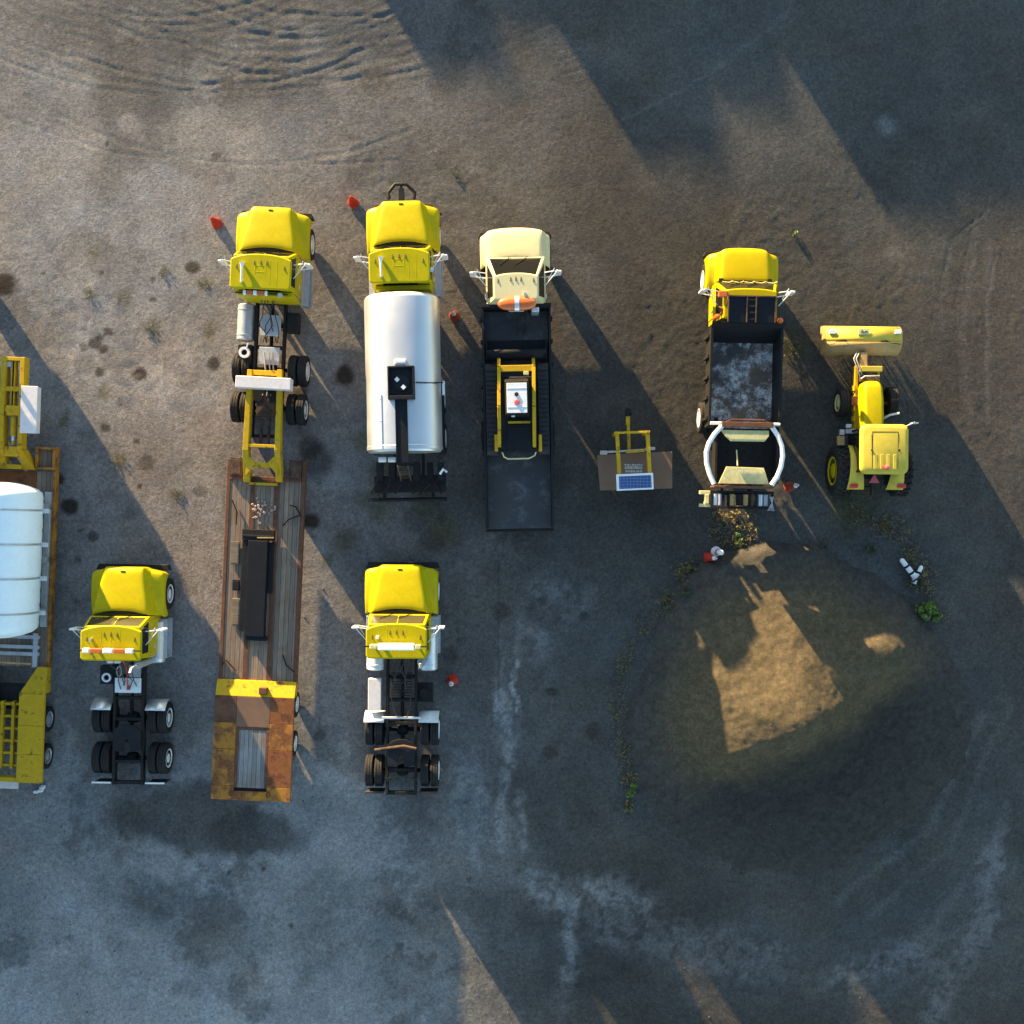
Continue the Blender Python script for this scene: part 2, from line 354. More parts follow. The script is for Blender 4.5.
def truck_front(t, paintm, hood, cab, glass='glass', front_rim='white', wheel_y=-.92, bumper=True):
    o = t.o
    hood_mesh(hood).build('hood', paintm, o, solid=.03, ang=30, sub=1)
    g = MB().box(-.62,.62,-.30,-.10,.62,1.26)
    for i in range(7): g.box(-.58,.58,-.10,-.085,.68+i*.085,.71+i*.085)
    g.build('grille', M['black'], o, bevel=.01)
    if hood is HOOD_OLD: MB().box(-.07,.07,-.16,-.125,1.60,1.632).build('hood_latch', M['black'], o, bevel=.008)
    for s in (-1,1):
        MB().lathe([(0,.03),(.07,.02),(.095,-.01),(.10,-.08)], (s*.86,-.20,.98), 'y', 18).build('headlight', M['headlight'], o)
        wheel(o, (s*1.03, wheel_y, .51), .51, .28, s, front_rim)
    if bumper: MB().hexa([(-1.2,-.14,.48),(1.2,-.14,.48),(1.12,.04,.48),(-1.12,.04,.48)], [(-1.2,-.14,.76),(1.2,-.14,.76),(1.12,.04,.76),(-1.12,.04,.76)]).build('bumper', M['chassis'], o, bevel=.02)
    # cab
    c = cab; zb, zr = c['zb'], c['zr']
    A, B, Q = cab_shell(c['b0'], c['b1'], c['hwb'], zb, c['r0'], c['r1'], c['hwr'], zr)
    mb = MB().hexa([(-c['hwb'],c['b0'],.78),(c['hwb'],c['b0'],.78),(c['hwb'],c['b1'],.78),(-c['hwb'],c['b1'],.78)][::-1], A[::-1])
    mb.hexa([(-.72,-.7,.55),(.72,-.7,.55),(.72,c['b0']+.02,.55),(-.72,c['b0']+.02,.55)][::-1], [(-.55,-.35,1.15),(.55,-.35,1.15),(.72,c['b0']+.02,1.62),(-.72,c['b0']+.02,1.62)][::-1])
    mb.hexa([tuple(Vector(p)+Vector((0,0,-.002))) for p in A][::-1], B[::-1])
    cb = mb.build('cab', paintm, o, bevel=.025)
    w = MB(); 
    if c.get('split', True):
        w.inset(Q['front'], .045,.492,.10,.93); w.inset(Q['front'], .508,.955,.10,.93)
    else: w.inset(Q['front'], .05,.95,.06,.95)
    w.build('windshield', M[glass], cb)
    MB().inset(Q['left'], .10,.86,.12,.86).build('side_window', M['glass'], cb)
    MB().inset(Q['right'], .14,.90,.12,.86).build('side_window', M['glass'], cb)
    MB().inset(Q['back'], .2,.8,.25,.85).build('rear_window', M['glass'], cb)
    wp = MB()
    for sx in (-.42,.18): 
        f = lambda u, v: (Vector(Q['front'][0])*(1-u)+Vector(Q['front'][1])*u)*(1-v)+(Vector(Q['front'][3])*(1-u)+Vector(Q['front'][2])*u)*v+Vector((0,.025,.02))
        wp.tube([f(.5+sx*.5,.02), f(.5+sx*.5+.22,.45)], .012, 6)
    wp.build('wiper', M['black'], cb)
    for s in (-1,1):
        x0, x1 = sorted((s*c['hwb'], s*(c['hwb']+.018)))
        d = MB().box(x0,x1,c['b1']+.16,c['b0']-.10,.85,zb-.03).build('door', paintm, o, bevel=.012)
        MB().box(*sorted((s*(c['hwb']+.018), s*(c['hwb']+.05))),c['b1']+.24,c['b1']+.40,1.42,1.46).build('handle', M['chrome'], d, bevel=.008)
    MB().box(-.84,.84,c['b0']+.07,c['b0']+.16,zb-.14,zb-.07).build('cowl', M['black'], o)
    # roof
    rf = MB().prism(arc_poly(c['rw'], c['rf'], c['rfs'], c['rr']), zr-.015, zr+.095).build('roof', paintm, o, bevel=.05, seg=3)
    zt = zr+.095
    if c.get('ribs'):
        rb = MB()
        for x0, x1, y0, y1 in c['ribs']: rb.box(x0,x1,y0,y1,zt-.01,zt+.003)
        rb.build('roof_rib', paintm, rf, bevel=.008)
    for x, y in c['marks']:
        MB().hexa([(x-.03,y-.11,zt-.005),(x+.03,y-.11,zt-.005),(x+.02,y+.04,zt-.005),(x-.02,y+.04,zt-.005)],
                  [(x-.02,y-.09,zt+.018),(x+.02,y-.09,zt+.018),(x+.008,y+.0,zt+.008),(x-.008,y+.0,zt+.008)]).build('marker_light', M['marker'], rf, bevel=.003)
    return rf, zt

OLD_CAB = dict(zb=1.84, zr=2.46, b0=-1.55, b1=-2.84, hwb=.95, r0=-1.80, r1=-2.80, hwr=.88, rw=.95, rf=-1.76, rfs=-1.94, rr=-2.86,
    ribs=[(.28,.30,-2.72,-1.95),(.50,.52,-2.72,-1.95),(-.14,.12,-2.35,-2.32),(-.16,.14,-2.15,-2.12),(.14,.17,-2.4,-2.0),(-.19,-.16,-2.4,-2.0)],
    marks=[(-.74,-2.14),(-.20,-2.0),(0,-1.99),(.20,-2.0),(.74,-2.14)])
def horn(rf, zt):
    MB().tube([(-.56,-2.08,zt+.09),(-.56,-2.14,zt+.09),(-.56,-2.24,zt+.09),(-.56,-2.66,zt+.08)], [.085,.055,.036,.028], 12).box(-.59,-.53,-2.68,-2.62,zt-.01,zt+.1).build('air_horn', M['white'], rf)

def chassis(o, y0, y1, tandem, zt=.98, w=.42):
    mb = MB()
    for s in (-1,1): mb.box(*sorted((s*w, s*(w+.08))), y1, y0, zt-.26, zt)
    n = 6
    for i in range(n+1):
        y = y1+.06 + (y0-y1-.12)*i/n; mb.box(-w,w,y-.05,y+.05,zt-.22,zt-.04)
    mb.tube([(0,y0,.75),(0,tandem,.62)], .06, 10)
    f = mb.build('chassis_frame', M['chassis'], o, bevel=.008)
    ln = MB(); rr = random.Random(int(abs(y1)*100))
    for k in range(5):
        x = rr.uniform(-.3,.3); pts = [(x, y0-.05, zt+.55)]
        for j in range(1,6): pts.append((x + rr.uniform(-.13,.13), y0 - .05 - j*.26, zt+.42-.13*j+rr.uniform(-.05,.06)+.15))
        ln.tube(pts, .016, 6)
    ln.build('air_line', M['hose'], f)
    return f

def fifth_wheel(o, y, z=1.10):
    pts = []
    for k in range(25):
        a = math.pi*(.0 + k/24); pts.append((.46*math.cos(a), .34*math.sin(a)+.1))
    pts += [(-.42,-.42),(-.12,-.46),(-.05,-.05),(.05,-.05),(.12,-.46),(.42,-.42)]
    MB().prism([(x, yy+y) for x, yy in pts], z, z+.05).box(-.44,.44,y-.1,y+.1,z-.12,z-.004).build('fifth_wheel', M['black'], o, bevel=.008)

def tandem_rear(o, ya, yb, rim='white'): dual(o, ya, rim=rim); dual(o, yb, rim=rim)

def mud_flaps(o, y, bar_mat='white'):  # material of the bar that holds each flap
    for s in (-1,1):
        a = MB().box(*sorted((s*.55,s*1.18)), y-.025, y+.025, .88, .93).build('mud_flap', M[bar_mat], o, bevel=.006)
        MB().box(*sorted((s*.58,s*1.16)), y-.04, y-.028, .25, .88).build('flap', M['black_rubber_mat'], a)

def quarter_fender(o, s, y, matn='alu', x0=.56, x1=1.21):
    rows = []
    for i in range(9):
        a = R(8 + 52*i/8); rows.append([(s*x0, y+.60*math.cos(a)+.02, .52+.60*math.sin(a)), (s*x1, y+.60*math.cos(a)+.02, .52+.60*math.sin(a))])
    MB().grid(rows).build('quarter_fender', M[matn], o, solid=.02)

def steps(o, s, y0, y1, x0=.97, x1=1.22):
    mb = MB()
    for i, (z, x) in enumerate(((.42, x1), (.78, x1-.05))): mb.box(*sorted((s*x0, s*x)), y1, y0, z, z+.05)
    for y in (y0-.03, y1+.03): mb.box(*sorted((s*x0, s*(x1-.06))), y-.02, y+.02, .35, .84)
    mb.box(*sorted((s*(x0-.02), s*(x0+.05))), y1, y0, .4, 1.0)
    mb.build('step', M['dull_alu'], o, bevel=.008)

def tank_cyl(name, o, s, x, y0, y1, z, r, matn):
    p = [(0,y1),(r*.8,y1+.005),(r,y1+.04),(r,y1+.16),(r+.012,y1+.165),(r+.012,y1+.20),(r,y1+.205),(r,y0-.22),(r+.012,y0-.215),(r+.012,y0-.18),(r,y0-.175),(r,y0-.04),(r*.8,y0-.005),(0,y0)]
    MB().lathe(p, (s*x,0,z), 'y', 26).build(name, M[matn], o)

def stack(o, x, y, z0, z1, r=.07, guard=True):
    e = MB().tube([(x,y,z0),(x,y,z1-.1),(x,y-.03,z1),(x,y-.14,z1+.08)], [r*.62,r*.62,r*.62,r*.68], 14)
    e.cyl((x,y,z0),(x,y,z0+(z1-z0)*.68), r*1.5, n=18)
    eo = e.build('exhaust_stack', M['dull_alu'], o)
    MB().cyl((x,y-.141,z1+.081),(x,y-.146,z1+.084), r*.5, n=12).build('exhaust_mouth', M['chassis'], eo)

# --- tractor with fuel cylinder that pulls the lowboy (top row, far left)
GROUP_TR = 'yellow conventional trucks'
t1 = Thing('semi_truck', 'yellow semi truck hitched to the lowboy that carries the black beam', 'truck', 272.0, 207, 1.45, -2.6, GROUP_TR)
rf, zt = truck_front(t1, M['yellow'], HOOD_OLD, OLD_CAB); horn(rf, zt)
def cab_ledge(o): MB().box(-.80,.94,-3.0,-2.845,.9,2.16).build('cab_back', M['yellow'], o, bevel=.03)
cab_ledge(t1.o)
def lightbar(o, y, z, segs, half=.72, d=.075):
    lb = MB().box(-half-.12,half+.12,y-.02,y+.02,z-.02,z+.02).box(-half*.8,-half*.8+.05,y-.03,y+.03,z-.14,z).box(half*.8-.05,half*.8,y-.03,y+.03,z-.14,z).build('light_bar', M['black'], o, bevel=.005)
    for i, (x0, x1, mt) in enumerate(segs): MB().box(x0,x1,y-(d if x1-x0>.6 else .075),y+(d if x1-x0>.6 else .075),z-.03,z+.11).build('lens', M[mt], lb, bevel=.03)
lightbar(t1.o, -2.94, 2.30, [(-.56,-.46,'white_lens'),(-.45,-.26,'amber'),(-.25,-.12,'white_lens'),(-.11,.10,'amber'),(.11,.2,'white_lens')], .70)
for s in (-1,1): mirror(t1.o, s, .93, -1.98, 2.02, out=.40)
steps(t1.o, 1, -1.75, -3.0)
tank_cyl('fuel_tank', t1.o, -1, .82, -3.02, -4.22, .78, .29, 'dull_alu')
chassis(t1.o, -2.9, -7.35, -5.6); tandem_rear(t1.o, -5.08, -6.35)
MB().box(-.30,.36,-4.05,-3.38,.99,1.05).box(-.30,.36,-5.0-.0+.02,-4.42,.99,1.05).build('deck_plate', M['dull_alu'], t1.o, bevel=.01)
MB().box(.52,.92,-3.9,-3.25,.62,.95).build('battery_box', M['chassis'], t1.o, bevel=.02)
MB().box(-1.02,-.56,-5.0,-4.35,.70,.95).build('storage_tray', M['chassis'], t1.o, bevel=.02)
MB().lathe([(.10,0),(.18,0),(.18,.12),(.10,.12),(.10,0)], (-.78,-4.62,.955), 'z', 22, False).tube([(-.72,-4.5,1.05),(-.66,-4.35,1.12)], .02, 6).build('spare_hub', M['white'], t1.o)
MB().tube([(.60,-2.95,.9),(.60,-2.95,2.3)], .05, 12).cyl((.6,-2.95,2.3),(.6,-3.0,2.42),.06,.075).build('exhaust_stack', M['pale_hose'], t1.o)
ml = MB()
for s, x in ((1,-.12),(1,0.02),(1,.14)): ml.tube([(x,-4.6,1.1),(x+.05,-5.2,1.02),(x-.03,-5.6,1.0),(x,-6.0,1.06)], .022, 6)
ml.build('air_line', M['pale_hose'], t1.o)
fifth_wheel(t1.o, -5.75, 1.02)

# --- silver tanker
t2 = Thing('tanker_truck', 'yellow truck carrying a big polished silver tank with black hatch box on top', 'tanker truck', 401.3, 200.8, 1.45, 1.3, GROUP_TR)
rf, zt = truck_front(t2, M['yellow'], HOOD_OLD, OLD_CAB, bumper=False); horn(rf, zt); cab_ledge(t2.o)
for s in (-1,1): mirror(t2.o, s, .93, -1.98, 2.02, out=.42); steps(t2.o, s, -1.75, -2.95)
o = t2.o
MB().hexa([(-1.25,-.24,.5),(1.25,-.24,.5),(.9,.10,.5),(-.9,.10,.5)], [(-1.25,-.24,.80),(1.25,-.24,.80),(.9,.10,.80),(-.9,.10,.80)]).build('bumper', M['brown_rust'], o, bevel=.02)
P = [t2.l(*q, .72) for q in ((389,199),(388,193),(395,184.3),(407,184.3),(415,193),(414,199))]
g = MB().tube(P, .06, 10); q = t2.l(401.5, 197, .72); g.box(q.x-.09,q.x+.09,q.y-.25,q.y+.26,.62,.78).bar(q, q+Vector((0,.42,0)), .07,.06)
g.build('front_guard', M['black'], o)
MB().cyl((.99,-2.45,1.5),(.99,-2.45,2.35),.05).lathe([(.0,.0),(.075,-.01),(.075,-.08),(0,-.12)], (.99,-2.45,2.46), 'z', 14).build('exhaust_stack', M['chrome'], o)
chassis(o, -2.9, -9.0, -6.5)
dual(o, -6.25); dual(o, -7.55)
# tank: rounded ellipse section
ty0, ty1 = t2.l(401,293,2.2).y, t2.l(404.6,452,2.1).y
tcx0, tcx1 = t2.l(401.2,296,2.0).x, t2.l(404.6,450,2.0).x
def ell(y, sx, sz, cx, zc=1.84, n=56):
    return [(cx+sx*math.copysign(abs(math.cos(a))**.92, math.cos(a)), y, zc+sz*math.copysign(abs(math.sin(a))**.92, math.sin(a))) for a in [2*math.pi*k/n for k in range(n)]]
rings = []
for f, sc in ((0,.72),(.006,.86),(.014,.94),(.026,.985),(.04,1.0),(.96,1.0),(.962,1.008),(.985,1.008),(.987,.985),(1.0,.95)):
    y = ty0 + (ty1-ty0)*f; rings.append(ell(y, 1.185*sc, .87*sc, tcx0+(tcx1-tcx0)*f))
tk = MB().loft(rings).build('tank', M['polished'], o, ang=28)
zt_ = 2.95
a = t2.l(387.4,366.3,2.81); b = t2.l(415,399,2.81)
hx0,hx1,hy0,hy1 = a.x,b.x,b.y,a.y
hb = MB().box(hx0,hx1,hy0,hy1,2.64,2.72)
for x0,x1,y0,y1 in ((hx0,hx0+.05,hy0,hy1),(hx1-.05,hx1,hy0,hy1),(hx0+.05,hx1-.05,hy1-.05,hy1),(hx0+.05,hx1-.05,hy0,hy0+.11)): hb.box(x0,x1,y0,y1,2.721,2.88)
hbo = hb.build('hatch_box', M['black'], o, bevel=.01)
hcap = MB().lathe([(0,.05),(.2,.05),(.26,.03),(.26,0)], ((hx0+hx1)/2,(hy0+hy1)/2,2.725), 'z', 24).build('hatch_lid', M['black'], hbo)
for px,py in ((397,379.4),(403.4,387)):
    p = t2.l(px,py,2.82); d=.082
    MB().prism([(p.x-d,p.y),(p.x,p.y-d),(p.x+d,p.y),(p.x,p.y+d)],2.76,2.82).build('vent_cap', M['white'], hbo)
a = t2.l(394.2,359.3,2.76); b = t2.l(406.2,364.5,2.76)
MB().box(a.x,b.x,b.y,a.y,2.69,2.79).box(a.x+.03,b.x-.03,a.y-.12,a.y-.04,2.79,2.82).build('hinge_bracket', M['white'], hbo, bevel=.01)
wa = t2.l(394.8,399,2.76); wb = t2.l(409.3,454,2.76)
ww = MB().box(wa.x,wb.x-.03,wb.y-.25,hy0-.005,2.705,2.735)
ww.box(wa.x,wb.x-.03,wb.y-.29,wb.y-.25,1.2,2.73)
for x in (wa.x, wb.x-.06): ww.box(x,x+.03,wb.y-.25,hy0-.005,2.735,2.76)
ww.build('walkway', M['blueblack'], o)
la = MB(); yb = wb.y-.36; xa, xb_ = wa.x+.04, wb.x-.06
for x in (xa, xb_): la.tube([(x,yb,2.71),(x,yb-.14,2.4),(x,yb-.42,1.8)], .022, 8)
for i in range(4): la.tube([(xa,yb-.14-.26*i/4,2.4-.6*i/4),(xb_,yb-.14-.26*i/4,2.4-.6*i/4)], .016, 6)
la.build('ladder', M['brown_rust'], o)
hp = [t2.l(416,382.3,2.7), t2.l(425,382.3,2.66), t2.l(434,382.4,2.46), t2.l(440,382.4,2.36), t2.l(442.6,382.5,2.05)]
hs = []
for p in hp:
    u = max(-1,min(1,(p.x-tcx0)/1.19)); hs.append((p.x, p.y, 1.84+.87*math.sqrt(max(0,1-u*u))+.035 if abs(u)<.985 else p.z))
MB().tube(hs, .024, 8).build('vent_hose', M['hose'], o)
pr = t2.l(443.2,388,1.9)
MB().box(pr.x-.03,pr.x+.05,pr.y-.22,pr.y+.22,1.85,1.92).build('sight_gauge', M['white'], tk)
pl = t2.l(383.5,419,2.66)
rail = MB().tube([(tcx0-.62,ty1+.06,2.62),(tcx0-.62,ty1+1.75,2.62)], .012, 6)
for yy in (ty1+.95,ty1+1.65): rail.tube([(tcx0-.62,yy,2.62),(tcx0-.84,yy,2.48)], .012, 6)
rail.build('grab_rail', M['chrome'], tk)
for px in (382,391.5):
    p = t2.l(px,459.5,1.65); MB().cyl((p.x-.12,p.y,1.55),(p.x+.12,p.y,1.55),.085,n=16).build('work_lamp', M['white'], o, bevel=.012)
for s in (-1,1):
    x0, x1 = sorted((s*.62,s*1.2)); MB().box(x0,x1,-7.95,-5.75,1.02,1.06).build('wing', M['black'], o, bevel=.01)
mb = MB(); a = t2.l(374,478,1.1); b = t2.l(446,490,1.1)
mb.box(a.x,b.x,b.y-.05,a.y+.06,.95,1.02)
for px in (380,392,417,430,441):
    p = t2.l(px,470,1.0); mb.box(p.x-.1,p.x+.1,p.y-.35,p.y+.25,.9,1.0+random.uniform(.05,.35))
for k in range(6):
    p = t2.l(378+k*12,478,1.2); mb.tube([p, p+Vector((random.uniform(-.2,.2),-.2,.1)), p+Vector((random.uniform(-.3,.3),-.5,-.3))], .03, 8)
mb.build('pump_deck', M['chassis'], o, bevel=.01)
a = t2.l(371,500,.6); b = t2.l(447,500,.6)
sb = MB().cyl((a.x,a.y,.6),(b.x,a.y-.02,.6),.06,n=12).box(a.x-.1,a.x+.3,a.y-.06,a.y+.06,.5,.7)
for k in range(12): x = a.x+.1+(b.x-a.x-.2)*k/11; sb.cyl((x,a.y,.6),(x,a.y,.44),.02,n=8)
sb.box(a.x+.4,a.x+.5,a.y,a.y+.5,.55,.65).box(b.x-.5,b.x-.4,a.y,a.y+.5,.55,.65).build('spray_bar', M['black'], o)
p = t2.l(443,472,1.3); MB().tube([(p.x-.1,p.y-.05,1.2),(p.x+.02,p.y+.1,1.3),(p.x+.12,p.y,1.25)], .05, 8).build('valve', M['alu'], o)
tr = MB()
for k in range(7): tr.box(tcx1+1.16,tcx1+1.22,ty1-.1+k*.34,ty1+.1+k*.34,1.55,1.62)
tr.build('side_lamp_row', M['chassis'], tk)

# --- two bobtail tractors in the lower row
t5 = Thing('semi_truck', 'yellow bobtail semi truck with an orange and white light bar, left of the lowboy', 'truck', 125.3, 566.6, 1.42, -.8, GROUP_TR)
CAB5 = dict(OLD_CAB); CAB5['ribs'] = [(.0,.015,-2.8,-1.9),(.28,.295,-2.3,-1.9),(-.30,-.285,-2.3,-1.9)]
rf, zt = truck_front(t5, M['yellow'], HOOD_OLD, CAB5, 'hazy_glass')
lightbar(rf, -2.52, zt+.12, [(-.80,-.58,'white_lens'),(-.56,-.20,'amber'),(-.18,.14,'white_lens'),(.16,.50,'amber'),(.52,.76,'white_lens')], .86)
o = t5.o
MB().box(-.62,-.56,-2.24,-2.16,zt-.005,zt+.10).box(-.57,-.53,-2.72,-2.68,zt-.005,zt+.06).build('aerial_mount', M['chrome'], rf)
for s in (-1,1): mirror(o, s, .93, -1.98, 2.02, out=.42)
steps(o, 1, -1.72, -3.0); MB().box(.95,1.05,-3.0,-1.8,.5,1.12).build('side_panel', M['white'], o, bevel=.01)
tank_cyl('fuel_tank', o, 1, .80, -2.0, -3.15, .72, .28, 'alu')
stack(o, .78, -3.02, 1.2, 2.95)
for x in (-.36,-.13): MB().box(x-.095,x+.095,-3.06,-2.86,1.55,1.7).build('filter_canister', M['white'], o, bevel=.03)
chassis(o, -2.85, -7.1, -5.6); tandem_rear(o, -4.99, -6.32)
MB().box(-.42,.42,-4.10,-3.62,1.0,1.06).build('deck_plate', M['white'], o, bevel=.012)
MB().box(.02,.40,-3.60,-3.2,1.0,1.05).build('deck_plate', M['dull_alu'], o, bevel=.012)
MB().box(-.95,-.5,-3.85,-3.25,.65,.95).build('battery_box', M['black'], o, bevel=.02)
MB().lathe([(.09,0),(.15,0),(.15,.1),(.09,.1),(.09,0)], (-.70,-3.62,.955), 'z', 22, False).build('hose_ring', M['alu'], o)
MB().tube([(-.26+.08*math.cos(a_),-3.4+.16*math.sin(a_),1.12) for a_ in [2*math.pi*k/20 for k in range(20)]], .022, 8, closed=True).build('air_line', M['pale_hose'], o)
MB().tube([(0,-2.9,1.6),(.03,-3.3,1.25),(.02,-3.9,1.12)], .02, 6).box(-.02,.06,-4.0,-3.85,1.065,1.1).build('air_coupling', M['red'], o)
for s in (-1,1): quarter_fender(o, s, -4.99)
mud_flaps(o, -7.05); fifth_wheel(o, -5.55, 1.04)

t6 = Thing('semi_truck', 'yellow bobtail semi truck with a long white light bar, below the silver tanker', 'truck', 400.6, 564.6, 1.42, -.25, GROUP_TR)
rf, zt = truck_front(t6, M['yellow'], HOOD_OLD, CAB5, 'hazy_glass')
lightbar(rf, -2.46, zt+.12, [(-.55,.58,'white_lens'),(-.80,-.57,'pale_yellow'),(.6,.78,'pale_yellow')], .88, .11)
o = t6.o
MB().box(-.62,-.53,-2.24,-2.14,zt-.005,zt+.09).build('aerial_mount', M['pink_white'], rf, bevel=.01)
for s in (-1,1): mirror(o, s, .93, -1.98, 2.02, out=.40)
for s in (-1,1): steps(o, s, -1.70, -2.95); tank_cyl('fuel_tank', o, s, .86, -2.2, -3.46, .80, .29, 'white' if s < 0 else 'alu')
stack(o, .74, -3.02, 1.2, 2.55, .09)
chassis(o, -2.85, -7.5, -6.0); tandem_rear(o, -5.45, -6.80)
MB().box(-1.08,-.66,-4.75,-3.72,.78,1.02).build('battery_box', M['pink_white'], o, bevel=.02)
MB().lathe([(0,0),(.16,0),(.16,.1),(0,.1)], (.74,-4.2,.8), 'z', 18).box(.5,1.0,-4.5,-3.9,.6,.8).build('air_tank', M['chassis'], o)
q = MB()
for s in (-1,1): q.box(*sorted((s*.3,s*.52)), -7.0, -6.9, 1.02, 1.05)
for k in range(9): q.box(-.36,.36,-3.55-k*.09,-3.52-k*.09,.99,1.02)
q.build('deck_grating', M['chassis'], o)
MB().tube([(-.3,-3.7,1.1),(-.33,-4.3,1.08),(-.15,-4.9,1.1),(.2,-4.95,1.15),(.32,-4.5,1.12),(.28,-4.0,1.1)], .018, 6).build('air_line', M['hose'], o)
MB().tube([(-.85,-6.02,1.02),(-.3,-5.92,1.12),(.1,-5.86,1.16),(.5,-5.95,1.13)], .045, 8).build('spring_bar', M['brown_rust'], o)
for s in (-1,1): quarter_fender(o, s, -5.45, 'white')
MB().box(-.62,.62,-5.0,-4.93,1.05,1.1).build('fender_bar', M['alu'], o, bevel=.01)
mud_flaps(o, -7.42, 'brown_rust'); fifth_wheel(o, -6.1, 1.04)

# --- cream flatbed dump truck
t3 = Thing('flatbed_truck', 'cream truck with oval orange beacon bar and black bed carrying the small track loader', 'truck', 514.7, 227.8, 1.36, 1.0)
CAB3 = dict(zb=1.68, zr=2.44, b0=-1.02, b1=-2.55, hwb=.93, r0=-1.78, r1=-2.50, hwr=.68, rw=.70, rf=-1.70, rfs=-1.80, rr=-2.54, split=False,
    marks=[(-.55,-1.90),(-.16,-1.86),(0,-1.85),(.16,-1.86),(.55,-1.90)])
rf, zt = truck_front(t3, M['cream'], HOOD_ROUND, CAB3, 'glass', wheel_y=-.80)
o = t3.o
for x, y, z in ((-.86,-.22,1.325),(.86,-.22,1.325),(.90,-1.1,1.24),(-.90,-1.1,1.24)): MB().lathe([(0,.05),(.05,.03),(.06,0)], (x,y,z-.03), 'z', 12).build('fender_lamp', M['marker'], o)
for x in (-.17,.17): MB().box(x-.08,x+.08,-.12,-.09,1.46,1.50).build('hood_latch', M['black'], o)
MB().cyl((.28,-2.38,zt-.01),(.28,-2.38,zt+.08),.05,n=12).build('aerial_mount', M['chrome'], rf)
bc = MB().lathe([(0,-.60),(.07,-.585),(.13,-.53),(.18,-.42),(.21,-.25),(.22,-.06),(.22,.06),(.21,.25),(.18,.42),(.13,.53),(.07,.585),(0,.60)], (0,0,0), 'x', 24).build('beacon_bar', M['amber'], o)
bc.location = (.02,-2.66,2.50); bc.scale = (1,1.0,.7)
MB().lathe([(.235,-.07),(.235,.07)], (0,0,0), 'x', 24).build('beacon_band', M['alu'], bc)
for s in (-1,1): mirror(o, s, .90, -1.62, 1.98, out=.42)
chassis(o, -2.5, -9.3, -6.5); dual(o, -6.6)
by0, by1 = t3.l(515,306.5,1.3).y, t3.l(519.7,528.5,1.2).y
bx = 1.10
MB().box(-bx+.08,bx-.08,by1,by0-.12,1.0,1.16).build('bed_floor', M['bed_floor'], o, bevel=.01)
for s in (-1,1):
    a_ = MB().box(*sorted((s*(bx-.075),s*bx)), by1+.02, by0, .96, 1.52)
    for k in range(9): yy = by0-.4-k*.72; a_.box(*sorted((s*(bx+.002),s*(bx+.06))), yy-.04, yy+.04, .9, 1.45)
    a_.build('bed_side', M['black'], o, bevel=.008)
MB().box(-bx,bx,by0-.11,by0-.005,.98,1.85).box(-.9,.9,by0-.16,by0-.115,1.2,1.24).build('bulkhead', M['black'], o, bevel=.01)
MB().box(-.22,.22,by0+.02,by0+.22,1.2,1.95).box(-.24,.24,by0-.28,by0-.17,1.86,1.90).build('air_cleaner', M['dull_alu'], o, bevel=.02)
MB().box(.48,.72,by0-.30,by0-.15,1.2,1.95).build('fuel_can', M['alu'], o, bevel=.03)
MB().box(-bx,bx,by1-.1,by1-.01,.86,1.12).build('tail_bar', M['chassis'], o, bevel=.01)

# --- compact track loader riding on that bed
zb = 1.16
L_ = Thing('track_loader', 'small yellow track loader with white cab top, on the bed of the cream truck', 'track loader', 517.5, 410, 1.2, 1.2)
L_.o.location.z = zb; L_.o.scale.z = .72; L_.inv = Matrix.Translation((0,0,-zb)) @ L_.inv
o = L_.o
for s in (-1,1):
    p = []
    y0_, y1_ = -1.15, 1.15
    for k in range(13): a_ = math.pi/2 + math.pi*k/12; p.append((y0_ + .33*math.cos(a_), .34+.33*math.sin(a_)))
    for k in range(13): a_ = -math.pi/2 + math.pi*k/12; p.append((y1_ + .33*math.cos(a_), .34+.33*math.sin(a_)))
    x0, x1 = sorted((s*.66, s*1.0)); n = len(p)
    tm = MB().add([(x0,y,z) for y, z in p]+[(x1,y,z) for y, z in p], [tuple(range(n)), tuple(range(n,2*n))]+[(i,(i+1)%n,n+(i+1)%n,n+i) for i in range(n)])
    for k in range(18): yy = -1.25+k*.147; tm.box(x0+.01,x1-.01,yy-.035,yy+.035,.665,.705)
    tm.build('track', M['black_rubber_mat'], o)
def lx(px,py,z): return L_.l(px,py,z+zb)
MB().box(-.6,.6,-1.3,1.0,.35,.95).build('body', M['black'], o, bevel=.03)
a, b = lx(506.3,381,1.75), lx(527.6,411,1.75)
MB().hexa([(a.x-.08,b.y-.1,.95),(b.x+.08,b.y-.1,.95),(b.x+.08,a.y+.25,.95),(a.x-.08,a.y+.25,.95)], [(a.x-.04,b.y-.04,1.66),(b.x+.04,b.y-.04,1.66),(b.x+.04,a.y+.06,1.66),(a.x-.04,a.y+.06,1.66)]).build('cab_cage', M['black'], o, bevel=.02)
tp = MB().box(a.x,b.x,b.y,a.y,1.665,1.74)
for f in (.17,.80): yy = a.y+(b.y-a.y)*f; tp.box(a.x+.01,b.x-.01,yy-.02,yy+.005,1.741,1.752)
top = tp.build('cab_top', M['white'], o, bevel=.02)
for (px, py), mt, r_ in (((516.5,392.3),'black',.065),((517,400.3),'smv',.09)):
    p = lx(px,py,1.76); MB().lathe([(0,.045),(r_*.8,.04),(r_,.015),(r_,0)], (p.x,p.y,1.741), 'z', 18).build('roof_cap', M[mt], top)
p = lx(513,414,1.3); MB().box(p.x-.05,p.x+.06,p.y-.05,p.y+.05,1.0,1.42).build('work_lamp', M['white'], o, bevel=.01)
